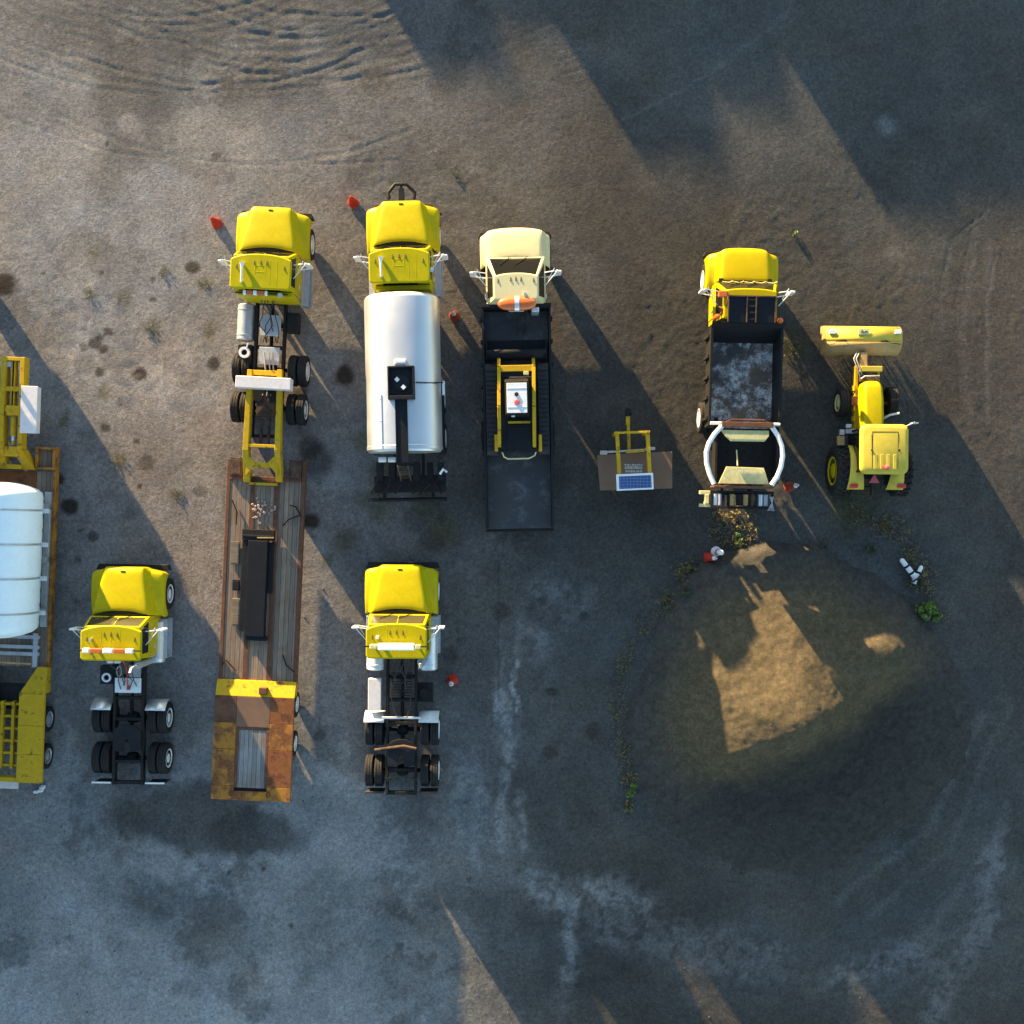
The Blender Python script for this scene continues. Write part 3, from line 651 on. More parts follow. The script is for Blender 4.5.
for px in (498.7, 534):
    pt = lx(px,366,1.25); pm = lx(px+.2,405,1.35); pb = lx(px+.6,446,1.05); s = -1 if px < 515 else 1
    ar = MB().bar((pb.x,pb.y,1.0),(pm.x,pm.y,1.42),.11,.17).bar((pm.x,pm.y,1.42),(pt.x,pt.y,1.22),.11,.17).bar((pt.x,pt.y,1.24),(pt.x,pt.y+.35,.45),.10,.15)
    ar.build('lift_arm', M['yellow_steel'], o, bevel=.012)
    q = lx(px+(-2.5 if s<0 else 6.5),443,.9); MB().box(q.x-.05,q.x+.05,q.y-.24,q.y+.28,.5,1.0).build('arm_tower', M['yellow_steel'], o, bevel=.015)
a, b = lx(499.5,364,1.22), lx(534,369,1.22)
MB().box(a.x,b.x,b.y-.02,a.y,1.14,1.26).build('cross_tube', M['yellow_steel'], o, bevel=.015)
p = lx(525,372,1.2); MB().box(p.x-.04,p.x+.12,p.y-.05,p.y+.06,1.05,1.30).build('coupler', M['pale_yellow'], o, bevel=.01)
a, b = lx(486,341,.4), lx(546.5,358,.4)
rows = []
for k in range(9):
    an = R(-100 + 190*k/8); rows.append([(a.x, (a.y+b.y)/2-.02-.30*math.cos(an), .40+.34*math.sin(an)), (b.x, (a.y+b.y)/2-.02-.30*math.cos(an), .40+.34*math.sin(an))])
bk = MB().grid(rows); bk.box(a.x,b.x,(a.y+b.y)/2,(a.y+b.y)/2+.35,.05,.08)
for x in (a.x,b.x-.03): bk.box(x,x+.03,b.y,a.y-.02,.08,.7)
bk.build('bucket', M['blueblack'], o, solid=.025)
a, b = lx(507,424,1.0), lx(532,448,1.0)
hd = MB().box(a.x,b.x,b.y,a.y,.95,1.08)
for k in range(6): yy=b.y+.1+k*.11; hd.box(a.x+.06,b.x-.06,yy-.02,yy+.02,1.081,1.10)
hd.build('engine_cover', M['blueblack'], o, bevel=.03)
MB().box(a.x+.03,b.x-.03,a.y+.03,a.y+.10,1.0,1.12).build('crossmember', M['yellow_steel'], o)
P = [lx(*q, .95) for q in ((502,451.5),(504,456.5),(508,458.5),(529,458),(535,455),(536.5,450.5))]
MB().tube(P, .022, 8).build('rear_guard', M['pale_yellow'], o)
MB().bar(lx(498,451.3,.95), lx(537,451,.95), .03, .05).build('rear_bar', M['chassis'], o)
# ------------------------------------------------------------------ dump truck
t7 = Thing('dump_truck', 'yellow dump truck with a scraped black box and a white hoop rack over its tail', 'dump truck', 744.0, 248.5, 1.36, -1.2)
CAB7 = dict(zb=1.76, zr=2.36, b0=-1.20, b1=-2.45, hwb=.98, r0=-1.55, r1=-2.42, hwr=.80, rw=.83, rf=-1.50, rfs=-1.58, rr=-2.46, split=False, marks=[(-.62,-1.75)])
rf, zt = truck_front(t7, M['deep_yellow'], HOOD_NEW, CAB7, wheel_y=-.85)
o = t7.o
for x, y, z in ((-.98,-.36,1.28),(.98,-.36,1.28)): MB().lathe([(0,.05),(.05,.03),(.06,0)], (x,y,z-.02), 'z', 12).build('fender_lamp', M['marker'], o)
MB().box(-.06,.12,-.10,-.06,1.455,1.485).build('hood_latch', M['black'], o)
wp = MB()
for k in range(5): wp.tube([(-.75+.35*k,-1.17,1.79),(-.55+.35*k,-1.20,1.80),(-.42+.35*k,-1.15,1.80)], .02, 6)
wp.build('wiper_linkage', M['pale_yellow'], o)
for s in (-1,1): mirror(o, s, .96, -1.55, 1.98, out=.40)
chassis(o, -2.4, -7.9, -5.5); dual(o, -5.38)
# dump box
fy = t7.l(745,321.5,2.5).y; ry = t7.l(743,426.5,1.9).y
zf, zs_ = 1.22, 1.98
MB().box(-1.02,1.02,ry,fy-.45,zf-.14,zf).build('box_floor', M['dump_floor'], o)
for s in (-1,1):
    b = MB().hexa([(s*1.02,ry,zf-.12),(s*1.10,ry,zf-.12),(s*1.10,fy-.4,zf-.12),(s*1.02,fy-.4,zf-.12)], [(s*1.06,ry,zs_),(s*1.14,ry,zs_),(s*1.14,fy-.05,zs_+.12),(s*1.06,fy-.05,zs_+.12)])
    for k in range(5):
        yy = ry+.25+k*(fy-ry-.6)/4; b.box(*sorted((s*1.105,s*1.19)),yy-.05,yy+.05,zf-.1,zs_-.1)
    b.build('box_side', M['chassis'] if s < 0 else M['black'], o, bevel=.008)
MB().hexa([(-1.02,fy-.50,zf-.1),(1.02,fy-.50,zf-.1),(1.02,fy-.43,zf-.1),(-1.02,fy-.43,zf-.1)], [(-1.14,fy-.02,2.30),(1.14,fy-.02,2.30),(1.14,fy+.04,2.30),(-1.14,fy+.04,2.30)]).build('box_front', M['blueblack'], o, bevel=.008)
a, b = t7.l(730,294.5,2.78), t7.l(776.3,322,2.70)
sh = MB().hexa([(a.x,b.y,2.50),(b.x,b.y,2.50),(b.x,a.y,2.54),(a.x,a.y,2.54)], [(a.x,b.y,2.55),(b.x,b.y,2.55),(b.x,a.y,2.585),(a.x,a.y,2.585)])
sho = sh.build('cab_shield', M['blueblack'], o, bevel=.01)
fr_ = MB()
for u in (0,.395,.585,1):
    x = a.x+(b.x-a.x)*u; fr_.bar((x,b.y,2.57),(x,a.y,2.60),.035,.05)
fr_.bar((a.x,a.y,2.60),(b.x,a.y,2.60),.035,.05)
fr_.build('shield_frame', M['brown_rust'], sho)
pn = MB(); x0 = a.x+(b.x-a.x)*.42; x1 = a.x+(b.x-a.x)*.56
for k in range(4): yy = b.y+.1+(a.y-b.y-.2)*k/3; zz = 2.556+.03*k/3; pn.box(x0,x1,yy-.03,yy+.03,zz,zz+.03)
pn.build('shield_step', M['chassis'], sho)
for px, py in ((717.6,316.5),(780.8,320.3)):
    p = t7.l(px,py,2.5); MB().lathe([(0,.12),(.06,.10),(.085,.05),(.09,0),(.06,-.02),(.06,-.5)], (p.x,p.y,2.44), 'z', 18).build('beacon', M['amber'], o)
br_ = MB(); p = t7.l(726,308,2.4)
br_.tube([(p.x-.15,p.y-.2,2.2),(p.x,p.y+.1,2.45),(p.x+.05,p.y+.35,2.5)], .03, 8).tube([(p.x-.2,p.y+.05,2.3),(p.x+.1,p.y-.1,2.45)], .03, 8)
br_.build('beacon_bracket', M['orange_rust'], o)
MB().box(p.x-.26,p.x+.02,p.y+.32,p.y+.52,2.36,2.50).build('strobe_base', M['amber'], rf, bevel=.03)
# hoop rack at the tail
zh = 2.25
cl_, cr_ = [], []
LP = [(722,426),(714.5,434),(709,443),(706.3,452),(706.6,463),(709.5,474),(714,484)]; RP = [(772,427),(778,436),(781.8,446),(782.8,456),(781,467),(777,477),(771.5,485)]
MB().tube([t7.l(*q, zh) for q in LP], .075, 12).build('hoop', M['white'], o)
MB().tube([t7.l(*q, zh) for q in RP], .075, 12).build('hoop', M['white'], o)
a, b = t7.l(721.5,419.5,zh), t7.l(773,428,zh)
MB().box(a.x,b.x,b.y,b.y+.16,zh-.05,zh+.10).bar((a.x+.05,b.y+.1,zh),(a.x+.3,a.y,zh+.03),.05,.05).bar((b.x-.05,b.y+.1,zh),(b.x-.3,a.y,zh+.03),.05,.05).bar((a.x+.3,a.y,zh+.03),(b.x-.3,a.y,zh+.03),.05,.05).build('tailgate_beam', M['rust'], o, bevel=.012)
a, b = t7.l(710.5,422.5,zh-.1), t7.l(780,424.5,zh-.1)
MB().cyl((a.x,b.y,zh-.12),(b.x,b.y,zh-.12),.05,n=12).build('hinge_bar', M['white'], o)
P = lambda pts, z: [(q.x,q.y) for q in (t7.l(px,py,z) for px,py in pts)]
MB().prism(P([(721,429.5),(725.5,436),(731,441),(765,441.5),(769.5,436),(769.5,430.5)],2.2), 2.10,2.14).build('chute_plate', M['pale_yellow'], o, bevel=.01)
MB().prism(P([(726.5,466.5),(718.5,483.5),(769,484.5),(764,468)],1.9), 1.86,1.90).build('chute_plate', M['pale_yellow'], o, bevel=.01)
p = t7.l(737.5,456,1.9); MB().tube([(p.x,p.y+.2,1.75),(p.x+.02,p.y-.3,1.85)], .022, 8).build('pull_handle', M['pale_yellow'], o)
a, b = t7.l(712,428,1.0), t7.l(775,484,1.0)
MB().box(a.x+.05,b.x-.05,b.y,a.y+.3,.95,1.05).build('hopper_floor', M['chassis'], o, bevel=.02)
MB().box(a.x+.02,a.x+.10,b.y,a.y+.3,1.0,1.5).build('hopper_side', M['chassis'], o, bevel=.01); MB().box(b.x-.10,b.x-.02,b.y,a.y+.3,1.0,1.5).build('hopper_side', M['black'], o, bevel=.01)
a, b = t7.l(714,485.3,2.05), t7.l(773.5,488.5,2.05)
MB().box(a.x,b.x,b.y,a.y,1.40,2.06).build('rear_beam', M['rust'], o, bevel=.012)
sp_ = t7
a, b = t7.l(703,489.5,1.1), t7.l(774,509,1.1)
f_ = MB().box(a.x+.25,b.x,b.y-.02,b.y+.06,.95,1.12).box(a.x+.25,b.x,a.y-.1,a.y-.02,.9,1.05)
for px in (711.5,724,729,749,756,773): q = t7.l(px,498,1.1); f_.box(q.x-.03,q.x+.03,b.y+.062,a.y-.102,.92,1.08)
f_.build('spreader_frame', M['chassis'], o, bevel=.008)
for px, mt in ((715.2,'alu'),(719.8,'dull_alu'),(731.5,'tan_dirty'),(739.5,'chassis'),(746,'tan_dirty'),(752.8,'brown_rust'),(760.3,'alu'),(765.8,'dull_alu')):
    q = t7.l(px,498,1.0); MB().cyl((q.x,b.y+.09,.98),(q.x,a.y-.13,.98),.082 if 'alu' in mt else .11,n=14).build('roller', M[mt], o)
a2, b2 = t7.l(700,490.5,1.0), t7.l(711,507,1.0)
MB().box(a2.x,b2.x,a2.y-.12,a2.y,.8,1.0).box(a2.x,b2.x,b2.y,b2.y+.10,.8,1.0).box(a2.x+.16,a2.x+.30,b2.y+.101,a2.y-.121,.8,1.02).build('drive_bracket', M['pale_yellow'], o, bevel=.015)
ch = MB(); q = t7.l(771,503,1.1)
for k in range(5): ch.tube([(q.x-.05+k*.03,q.y+.2,1.12),(q.x+.02,q.y,1.15),(q.x+.1-k*.05,q.y-.25,1.1)], .015, 6)
ch.build('chain', M['dull_alu'], o)

# ------------------------------------------------------------------ tractor with front broom
t8 = Thing('tractor', 'yellow farm tractor with a wide rotary broom in front and pink triangle behind', 'tractor', 884.6, 449, 2.2, -.5)
o = t8.o; T = t8.l
zr = 2.22
a, b = T(860.2,424,zr), T(908.3,474.5,zr)
def rrect(x0,x1,y0,y1,r,n=6):
    pts = []
    for cx, cy, a0 in ((x1-r,y1-r,0),(x0+r,y1-r,90),(x0+r,y0+r,180),(x1-r,y0+r,270)):
        for k in range(n+1): an = R(a0+90*k/n); pts.append((cx+r*math.cos(an), cy+r*math.sin(an)))
    return pts
outer = rrect(a.x,b.x,b.y,a.y,.2); cx, cy = (a.x+b.x)/2, (a.y+b.y)/2
rr_ = []
for sc, z in ((.90,zr-.14),(1.0,zr-.06),(1.0,zr-.02),(.985,zr+.02),(.93,zr+.06),(.85,zr+.085)):
    rr_.append([(cx+(x-cx)*sc, cy+(y-cy)*sc, z) for x, y in outer])
ro = MB().loft(rr_).build('roof', M['tractor_yellow'], o, ang=50)
gv = MB(); zt = zr+.084
for x in (cx-.40, cx+.40): gv.box(x-.008,x+.008,b.y+.16,a.y-.24,zt-.01,zt+.006)
gv.box(cx-.4,cx+.4,a.y-.25,a.y-.235,zt-.01,zt+.006)
for x in (cx-.56, cx+.55): gv.tube([(x,b.y+.42,zt-.012),(x-.03*math.copysign(1,x-cx),a.y-.45,zt-.008),(x-.08*math.copysign(1,x-cx),a.y-.16,zt-.014),(x-.14*math.copysign(1,x-cx),a.y-.38,zt+.0),(x-.15*math.copysign(1,x-cx),cy-.2,zt+.0)], .010, 6)
gv.build('roof_seam', M['brown_rust'], ro)
rb = MB()
for k in range(4): x = cx-.30+k*.2; rb.box(x-.05,x+.05,b.y+.16,b.y+.62,zt-.005,zt+.012)
rb.build('roof_rib', M['tractor_yellow'], ro, bevel=.01)
for x in (cx-.42, cx+.44): MB().cyl((x,cy-.03,zt),(x,cy-.03,zt+.03),.028,n=10).build('roof_bolt', M['black'], ro)
p = T(887,467.4,zr+.1); MB().lathe([(0,.11),(.05,.10),(.075,.05),(.08,0)], (p.x,p.y,zt), 'z', 16).box(p.x-.17,p.x-.09,p.y-.03,p.y+.03,zt,zt+.03).build('beacon', M['smv'], ro)
# cab below
A, B, Q = cab_shell(a.y-.15, b.y+.12, .66, 1.25, a.y-.12, b.y+.10, .62, zr-.13)
cb = MB()
for i in range(4): cb.bar((A[i][0]+cx,A[i][1],1.0), (B[i][0]+cx,B[i][1],zr-.12), .07,.07)
cb.box(cx-.66,cx+.66,b.y+.12,a.y-.15,.75,1.0)
cbo = cb.build('cab', M['black'], o, bevel=.01)
wq = MB()
for k in Q: wq.inset([Vector(v)+Vector((cx,0,0)) for v in Q[k]], .04,.96,.02,.98,0,.006)
wq.build('window', M['glass'], cbo)
# hood
hx = T(874,400,1.45).x; hy0, hy1 = a.y-.05, T(874,380.5,1.42).y
rg = []
for f, hw, zt_ in ((0,.33,1.55),(.3,.345,1.53),(.6,.35,1.49),(.85,.325,1.44),(.95,.27,1.39),(1,.19,1.30)):
    y = hy0+(hy1-hy0)*f; rg.append([(hx-hw,y,.75),(hx+hw,y,.75),(hx+hw,y,zt_-.22),(hx+hw*.93,y,zt_-.09),(hx+hw*.7,y,zt_-.02),(hx,y,zt_),(hx-hw*.7,y,zt_-.02),(hx-hw*.93,y,zt_-.09),(hx-hw,y,zt_-.22)])
MB().loft(rg).build('hood', M['yellow'], o, bevel=.02, ang=45)
fb = MB().box(hx-.42,hx-.32,hy0-.1,hy1+.55,.62,.86).box(hx+.30,hx+.38,hy0-.1,hy1+.5,.62,.86)
for k in range(4): yy = hy0+.25+k*.33; fb.box(hx-.47,hx-.421,yy,yy+.18,.66,.92)
fb.build('loader_frame', M['yellow_steel'], o, bevel=.012)
p = T(842,403,.5); p2 = T(891,401,.5)
for q_, s in ((p,-1),(p2,1)): wheel(o, (q_.x,q_.y,.46), .46, .30, s, 'pale_yellow')
MB().cyl((p.x+.1,p.y,.46),(p2.x-.1,p.y,.46),.06,n=12).box(hx-.55,hx-.30,p.y-.12,p.y+.18,.7,.95).build('front_axle', M['orange_rust'], o, bevel=.015)
q = T(893,415,1.2); MB().tube([(q.x-.25,q.y-.1,1.05),(q.x-.1,q.y,1.2),(q.x+.2,q.y+.06,1.2)], .035, 8).build('exhaust_pipe', M['pink_white'], o)
# rear wheels and wings
yw = T(840,471,.8).y
for s in (-1,1):
    wheel(o, (cx+s*.98,yw,.78), .78, .44, s, 'deep_yellow', lug=True)
    rows = []
    for k in range(11):
        an = R(155-108*k/10)
        y_, z_ = yw-.90*math.cos(an), .78+.84*math.sin(an)
        rows.append([(cx+s*(.62-.27*(k/10)), y_, z_), (cx+s*(.78+.12*(k/10)), y_, z_)])
    MB().grid(rows).build('wing', M['tractor_yellow'], o, solid=.03)
for px in (853.8,901.5):
    p = T(px,486,1.5); MB().box(p.x-.13,p.x+.13,p.y-.07,p.y+.07,1.36,1.56).build('tail_lamp', M['red'], o, bevel=.03)
p = T(874,479,1.25)
MB().prism([(p.x-.17,p.y-.13),(p.x+.17,p.y-.13),(p.x+.02,p.y+.13),(p.x-.02,p.y+.13)], 1.27,1.285).build('slow_triangle', M['smv'], o)
MB().bar((p.x,p.y-.1,1.26),(p.x,p.y+.3,1.0),.05,.05).build('triangle_post', M['black'], o)
lk = MB()
for s in (-1,1): lk.tube([(cx+s*.22-.2,b.y+.1,.8),(cx+s*.3-.2,b.y-.25,.75),(cx+s*.35-.2,b.y-.62,.6)], .035, 8).tube([(cx+s*.3-.2,b.y-.1,1.0),(cx+s*.33-.2,b.y-.35,.62)], .025, 6)
lk.tube([(cx-.5,b.y-.35,.7),(cx+.1,b.y-.35,.7)], .03, 8).box(cx-.45,cx+.05,b.y-.1,b.y+.2,.6,.95)
lk.build('hitch_linkage', M['chassis'], o)
p = T(850,431,1.3)
MB().box(p.x-.30,p.x-.15,p.y-.12,p.y+.05,1.1,1.25).box(p.x-.1,p.x+.35,p.y-.07,p.y+.08,1.1,1.2).box(p.x-.12,p.x+.05,p.y+.1,p.y+.22,1.2,1.32).build('lamp_bracket', M['dull_alu'], o, bevel=.02)
MB().box(p.x-.30,p.x-.1,p.y-.45,p.y-.14,.9,1.1).build('step_box', M['tan_dirty'], o, bevel=.02)
p = T(911,425.5,1.9); MB().tube([(p.x-.3,p.y-.1,1.9),(p.x+.1,p.y+.1,1.95)], .02, 6).box(p.x+.02,p.x+.2,p.y+.05,p.y+.1,1.75,2.0).build('mirror', M['dull_alu'], o)
q = T(855,462,1.15); MB().box(q.x-.06,q.x+.08,q.y-.35,q.y+.5,.8,.95).box(q.x-.1,q.x+.04,q.y-.42,q.y-.28,1.0,1.2).build('tool_rack', M['dull_alu'], o, bevel=.02)
# broom
a, b = T(826,323.8,.85), T(901.7,353,.85)
cyb = (a.y+b.y)/2; zc_ = .42; rb_ = (a.y-b.y)/2
rows = []
for k in range(15):
    an = R(-14+208*k/14); rows.append([(a.x, cyb+rb_*math.cos(an), zc_+rb_*1.02*math.sin(an)), (b.x, cyb+rb_*math.cos(an), zc_+rb_*1.02*math.sin(an))])
hd = MB().grid(rows[:9]); bh = hd.build('broom_hood', M['tractor_yellow'], o, solid=.02)
MB().grid(rows[8:]).build('dusty_apron', M['tan_dirty'], bh, solid=.02)
for x in (a.x-.012, b.x+.012):
    MB().prism([(0,0)],0,0) if False else None
    pl_ = [(x, cyb+rb_*1.0*math.cos(R(-14+208*k/14)), zc_+rb_*1.0*math.sin(R(-14+208*k/14))) for k in range(15)]
    n = len(pl_); MB().add([(p[0]-.008,p[1],p[2]) for p in pl_]+[(p[0]+.008,p[1],p[2]) for p in pl_], [tuple(range(n)),tuple(range(n,2*n))]+[(i,(i+1)%n,n+(i+1)%n,n+i) for i in range(n)]).build('end_plate', M['tan_dirty'], bh)
for px in (834,900): 
    p = T(px-.6,331.5,1.0); MB().box(p.x-.1,p.x+.1,p.y-.06,p.y+.08,zc_+rb_-.03,zc_+rb_+.025).build('reflector', M['white'], bh, bevel=.01)
p = T(865,331.2,1.0)
st = MB().box(p.x-.18,p.x+.18,p.y-.09,p.y+.10,zc_+rb_*.98,zc_+rb_+.018).build('sticker', M['pale_yellow'], bh)
MB().tube([(p.x-.1,p.y-.02,zc_+rb_+.022),(p.x-.05,p.y+.04,zc_+rb_+.022),(p.x-.0,p.y-.03,zc_+rb_+.022),(p.x+.05,p.y+.02,zc_+rb_+.022),(p.x+.11,p.y,zc_+rb_+.022)], .014, 6).build('sticker_mark', M['black'], st)
br = MB()
rndb = random.Random(3)
for i in range(900):
    x = rndb.uniform(a.x+.05,b.x-.05); an = rndb.uniform(0,2*math.pi); r1 = rndb.uniform(.30,.40)
    br.bar((x,cyb+.1*math.cos(an),.41+.1*math.sin(an)), (x+rndb.uniform(-.02,.02),cyb+r1*math.cos(an),.41+r1*math.sin(an)), .012,.012)
br.cyl((a.x+.03,cyb,.41),(b.x-.03,cyb,.41),.12,n=14).build('brush', M['black_rubber_mat'], bh)
cks = MB()
for px0, sgn in ((836,1),(889,-1)):
    pts = [(-7,2.2),(-2,1.2),(0,-.4),(4,-1.6),(8,-2.4),(10,-1),(12,1.5)] if sgn > 0 else [(-10,4),(-8,-1),(-3,-1.5),(1,.3),(6,1),(11,1.8)]
    q_ = [T(px0+dx,342.5+dy,.85) for dx,dy in pts]
    def sk(p): 
        u = max(-1,min(1,(p.y-cyb)/rb_)); return (p.x,p.y,zc_+rb_*1.02*math.sqrt(max(.05,1-u*u))+.004)
    cks.tube([sk(p) for p in q_], .018, 6)
cks.build('hose_line', M['chassis'], bh)
nk = MB()
p = T(865,361,.9); pe = T(870,378,.9)
nk.box(p.x-.12,p.x+.1,p.y-.25,p.y+.30,.6,.85).bar((p.x-.3,pe.y-.5,.75),(p.x-.05,p.y+.2,.75),.1,.12)
nk.build('broom_arm', M['tan_dirty'], o, bevel=.02)
a_, b_ = T(861,366,1.0), T(882.5,371.5,1.0)
MB().box(a_.x,b_.x,b_.y,a_.y,.75,1.02).build('front_bumper', M['tractor_yellow'], o, bevel=.02)
MB().box(hx-.28,hx+.30,hy1+.02,b_.y-.1,.7,1.0).build('grille_guard', M['brown_rust'], o, bevel=.02)
MB().tube([(hx-.28,hy1+.1,1.05),(hx-.18,hy1+.18,1.08),(hx+.3,hy1+.2,1.08)], .02, 6).build('guard_bar', M['alu'], o)
hh = MB()
for dx, mt in ((-.28,0),(-.2,0)):
    hh.tube([(p.x+dx+.05,b.y+.02,.8),(p.x+dx-.12,p.y+.05,1.0),(p.x+dx-.02,p.y-.25,1.05),(p.x+dx+.1,pe.y+.05,.95)], .018, 6)
hh.build('hydraulic_hose', M['pale_hose'], o)

# ------------------------------------------------------------------ solar sign trailer
t9 = Thing('sign_trailer', 'small yellow post trailer with a brown board and a white framed solar panel', 'sign trailer', 634, 470, .9, 0)
o = t9.o; T = t9.l
zb_ = 1.05
q = [T(597,455,zb_), T(672.3,451.5,zb_), T(672.3,488.3,zb_), T(600,490.4,zb_)]
bd = MB().plate([(p.x,p.y,zb_) for p in (q[3],q[2],q[1],q[0])], .05).build('message_board', M['brown'], o, bevel=.01)
wt = MB(); rw = random.Random(5)
for row, (py, x0, x1, h) in enumerate(((464.8,624.5,642.5,.028),(467.5,624.8,642.8,.05),(471.2,625.5,642,.04))):
    x = x0
    while x < x1:
        w = rw.uniform(.8,2.4); a_ = T(x,py,zb_); b_ = T(min(x+w,x1),py,zb_)
        wt.box(a_.x,b_.x,a_.y-h,a_.y+h*rw.uniform(.5,1),zb_+.002,zb_+.006); x += w+rw.uniform(.35,.9)
wt.build('faded_lettering', M['pale_hose'], bd)
fz = 1.55
fm = MB()
for p0, p1 in (((617,433),(619.5,478)),((647.5,432.5),(649.8,476))):
    fm = MB(); a_, b_ = T(*p0,fz), T(*p1,fz); fm.bar(a_,b_,.12,.10)
    fm.bar((a_.x,a_.y,fz-.05),(a_.x,a_.y,.45),.10,.10)
    fm.build('mast_post', M['yellow_steel'], o, bevel=.01)
a_, b_ = T(614.3,433,fz+.06), T(650,431.8,fz+.06); MB().bar(a_,b_,.07,.08).build('mast_crossbar', M['yellow_steel'], o, bevel=.01)
a_, b_ = T(627.8,416,.62), T(629.2,451.5,.62)
MB().bar(a_,b_,.10,.12).bar((a_.x,a_.y,.62),(a_.x,a_.y-.3,.62),.13,.14).build('drawbar', M['yellow_steel'], o, bevel=.01)
p = T(628,411,.6); MB().lathe([(0,.1),(.08,.08),(.1,0),(.08,-.08)], (p.x,p.y,.6), 'z', 14).box(p.x-.09,p.x+.05,p.y-.18,p.y,.5,.7).cyl((p.x+.1,p.y-.1,.1),(p.x+.1,p.y-.1,.8),.03).build('coupler', M['chassis'], o)
a_, b_ = T(602.5,452.3,1.2), T(655,449,1.2)
MB().bar(a_,(b_.x,b_.y,1.2),.06,.06).box(a_.x-.08,a_.x+.15,a_.y-.07,a_.y+.05,1.15,1.26).box(b_.x-.3,b_.x,b_.y-.02,b_.y+.06,1.16,1.26).build('outrigger_bar', M['pale_hose'], o, bevel=.01)
MB().bar(T(626,452,1.22),T(645,450.6,1.22),.08,.08).build('mast_brace', M['yellow_steel'], o)
zs = 1.78
q = [T(616.2,474.4,zs), T(653,472.8,zs), T(653.8,489.2,zs), T(616.8,490.8,zs)]
qq = [(p.x,p.y,zs) for p in (q[3],q[2],q[1],q[0])]
so = MB().plate(qq, .05).build('solar_frame', M['white'], o, bevel=.008)
MB().inset(qq, .07,.945,.10,.87,.003,.004).build('solar_panel', M['solar'], so)
for s in (-1,1): wheel(o, (s*.78,-.05,.33), .33, .2, s)
MB().box(-.8,.8,-.09,-.01,.29,.37).box(-.5,.5,-.6,.5,.45,.9).build('trailer_box', M['black'], o, bevel=.02)

# ------------------------------------------------------------------ lowboy with the beam
t10 = Thing('lowboy_trailer', 'rusty lowboy trailer with wooden deck and a yellow gooseneck hitched to the truck ahead', 'trailer', 265.7, 480, .75, -2.45)
o = t10.o; T = t10.l
Ld = T(254,681,.75).y; Lr = T(250,800.5,.95).y; hw = 1.285
MB().box(-hw+.13,hw-.13,Ld,0,.62,.70).build('deck', M['wood_deck'], o)
for s in (-1,1): MB().box(*sorted((s*(hw-.125),s*hw)), Ld-.1, .65, .50, .715).build('side_rail', M['rust'], o, bevel=.015)
sr = MB()
for x in (-.42,.36): sr.box(x-.075,x+.075,Ld+.01,-.05,.704,.722)
sr.build('deck_strip', M['rust'], o)
MB().box(-hw+.13,hw-.13,-.02,.1,.55,.78).build('front_beam', M['rust'], o, bevel=.012)
for s in (-1,1):
    x0,x1 = sorted((s*.76,s*(hw-.13)))
    MB().box(x0,x1,.10,.68,.6,.84).box(x0+.06,x1-.06,.16,.62,.841,.852).build('outrigger_box', M['brown_rust'], o, bevel=.015)
# gooseneck
gn = MB()
gy = {}
for s, pts in ((-1,((249.8,369.5),(246.6,482))),(1,((279.7,369.5),(278.8,482)))):
    a_, b_ = T(*pts[0],1.38), T(*pts[1],.95); m_ = a_.lerp(b_, .72)
    gn.hexa([(b_.x-.1,b_.y,.55),(b_.x+.1,b_.y,.55),(m_.x+.09,m_.y,1.0),(m_.x-.09,m_.y,1.0)],[(b_.x-.1,b_.y,.97),(b_.x+.1,b_.y,.97),(m_.x+.09,m_.y,1.36),(m_.x-.09,m_.y,1.36)])
    gn.hexa([(m_.x-.09,m_.y+.002,1.0),(m_.x+.09,m_.y+.002,1.0),(a_.x+.075,a_.y,1.16),(a_.x-.075,a_.y,1.16)],[(m_.x-.09,m_.y+.002,1.36),(m_.x+.09,m_.y+.002,1.36),(a_.x+.075,a_.y,1.40),(a_.x-.075,a_.y,1.40)])
    gy[s] = (a_, b_, m_)
for f, w_ in ((0.0,.16),(.66,.10),(.82,.16),(1.0,.08)):
    l_, r_ = gy[-1][0].lerp(gy[-1][1], f), gy[1][0].lerp(gy[1][1], f)
    zz = 1.36 if f < .7 else 1.36-.42*(f-.7)/.3
    gn.box(l_.x+.08,r_.x-.08,l_.y-w_,l_.y+.0,zz-.22,zz-.01)
l_, r_ = gy[-1][0].lerp(gy[-1][1], .82), gy[1][0].lerp(gy[1][1], .82)
gn.hexa([(l_.x,l_.y+.3,1.2),(l_.x+.3,l_.y-.03,1.2),(l_.x+.3,l_.y-.1,1.2),(l_.x,l_.y-.45,1.05)][::-1],[(l_.x,l_.y+.3,1.25),(l_.x+.3,l_.y-.03,1.25),(l_.x+.3,l_.y-.1,1.25),(l_.x,l_.y-.45,1.15)][::-1])
gn.hexa([(r_.x,r_.y+.3,1.2),(r_.x-.3,r_.y-.03,1.2),(r_.x-.3,r_.y-.1,1.2),(r_.x,r_.y-.45,1.05)],[(r_.x,r_.y+.3,1.25),(r_.x-.3,r_.y-.03,1.25),(r_.x-.3,r_.y-.1,1.25),(r_.x,r_.y-.45,1.15)])
go = gn.build('gooseneck', M['yellow_steel'], o, bevel=.012)
cyx = (gy[-1][0].x+gy[1][0].x)/2
cy_ = MB()
for dx in (-.12,.12): cy_.cyl((cyx+dx,gy[1][0].y-1.55,1.0),(cyx+dx,gy[1][0].y-2.5,1.0),.055,n=12)
cy_.box(cyx-.3,cyx+.3,gy[1][0].y-1.5,gy[1][0].y-.7,.85,1.05)
cy_.build('lift_cylinder', M['brown_rust'], go)
a_, b_ = T(234.8,375,1.75), T(289.4,391,1.75)
tbx = MB().box(a_.x,b_.x,b_.y+.04,a_.y-.02,1.36,1.78).build('toolbox', M['pink_white'], o, bevel=.02); tbx.rotation_euler = (0,0,R(-.6))
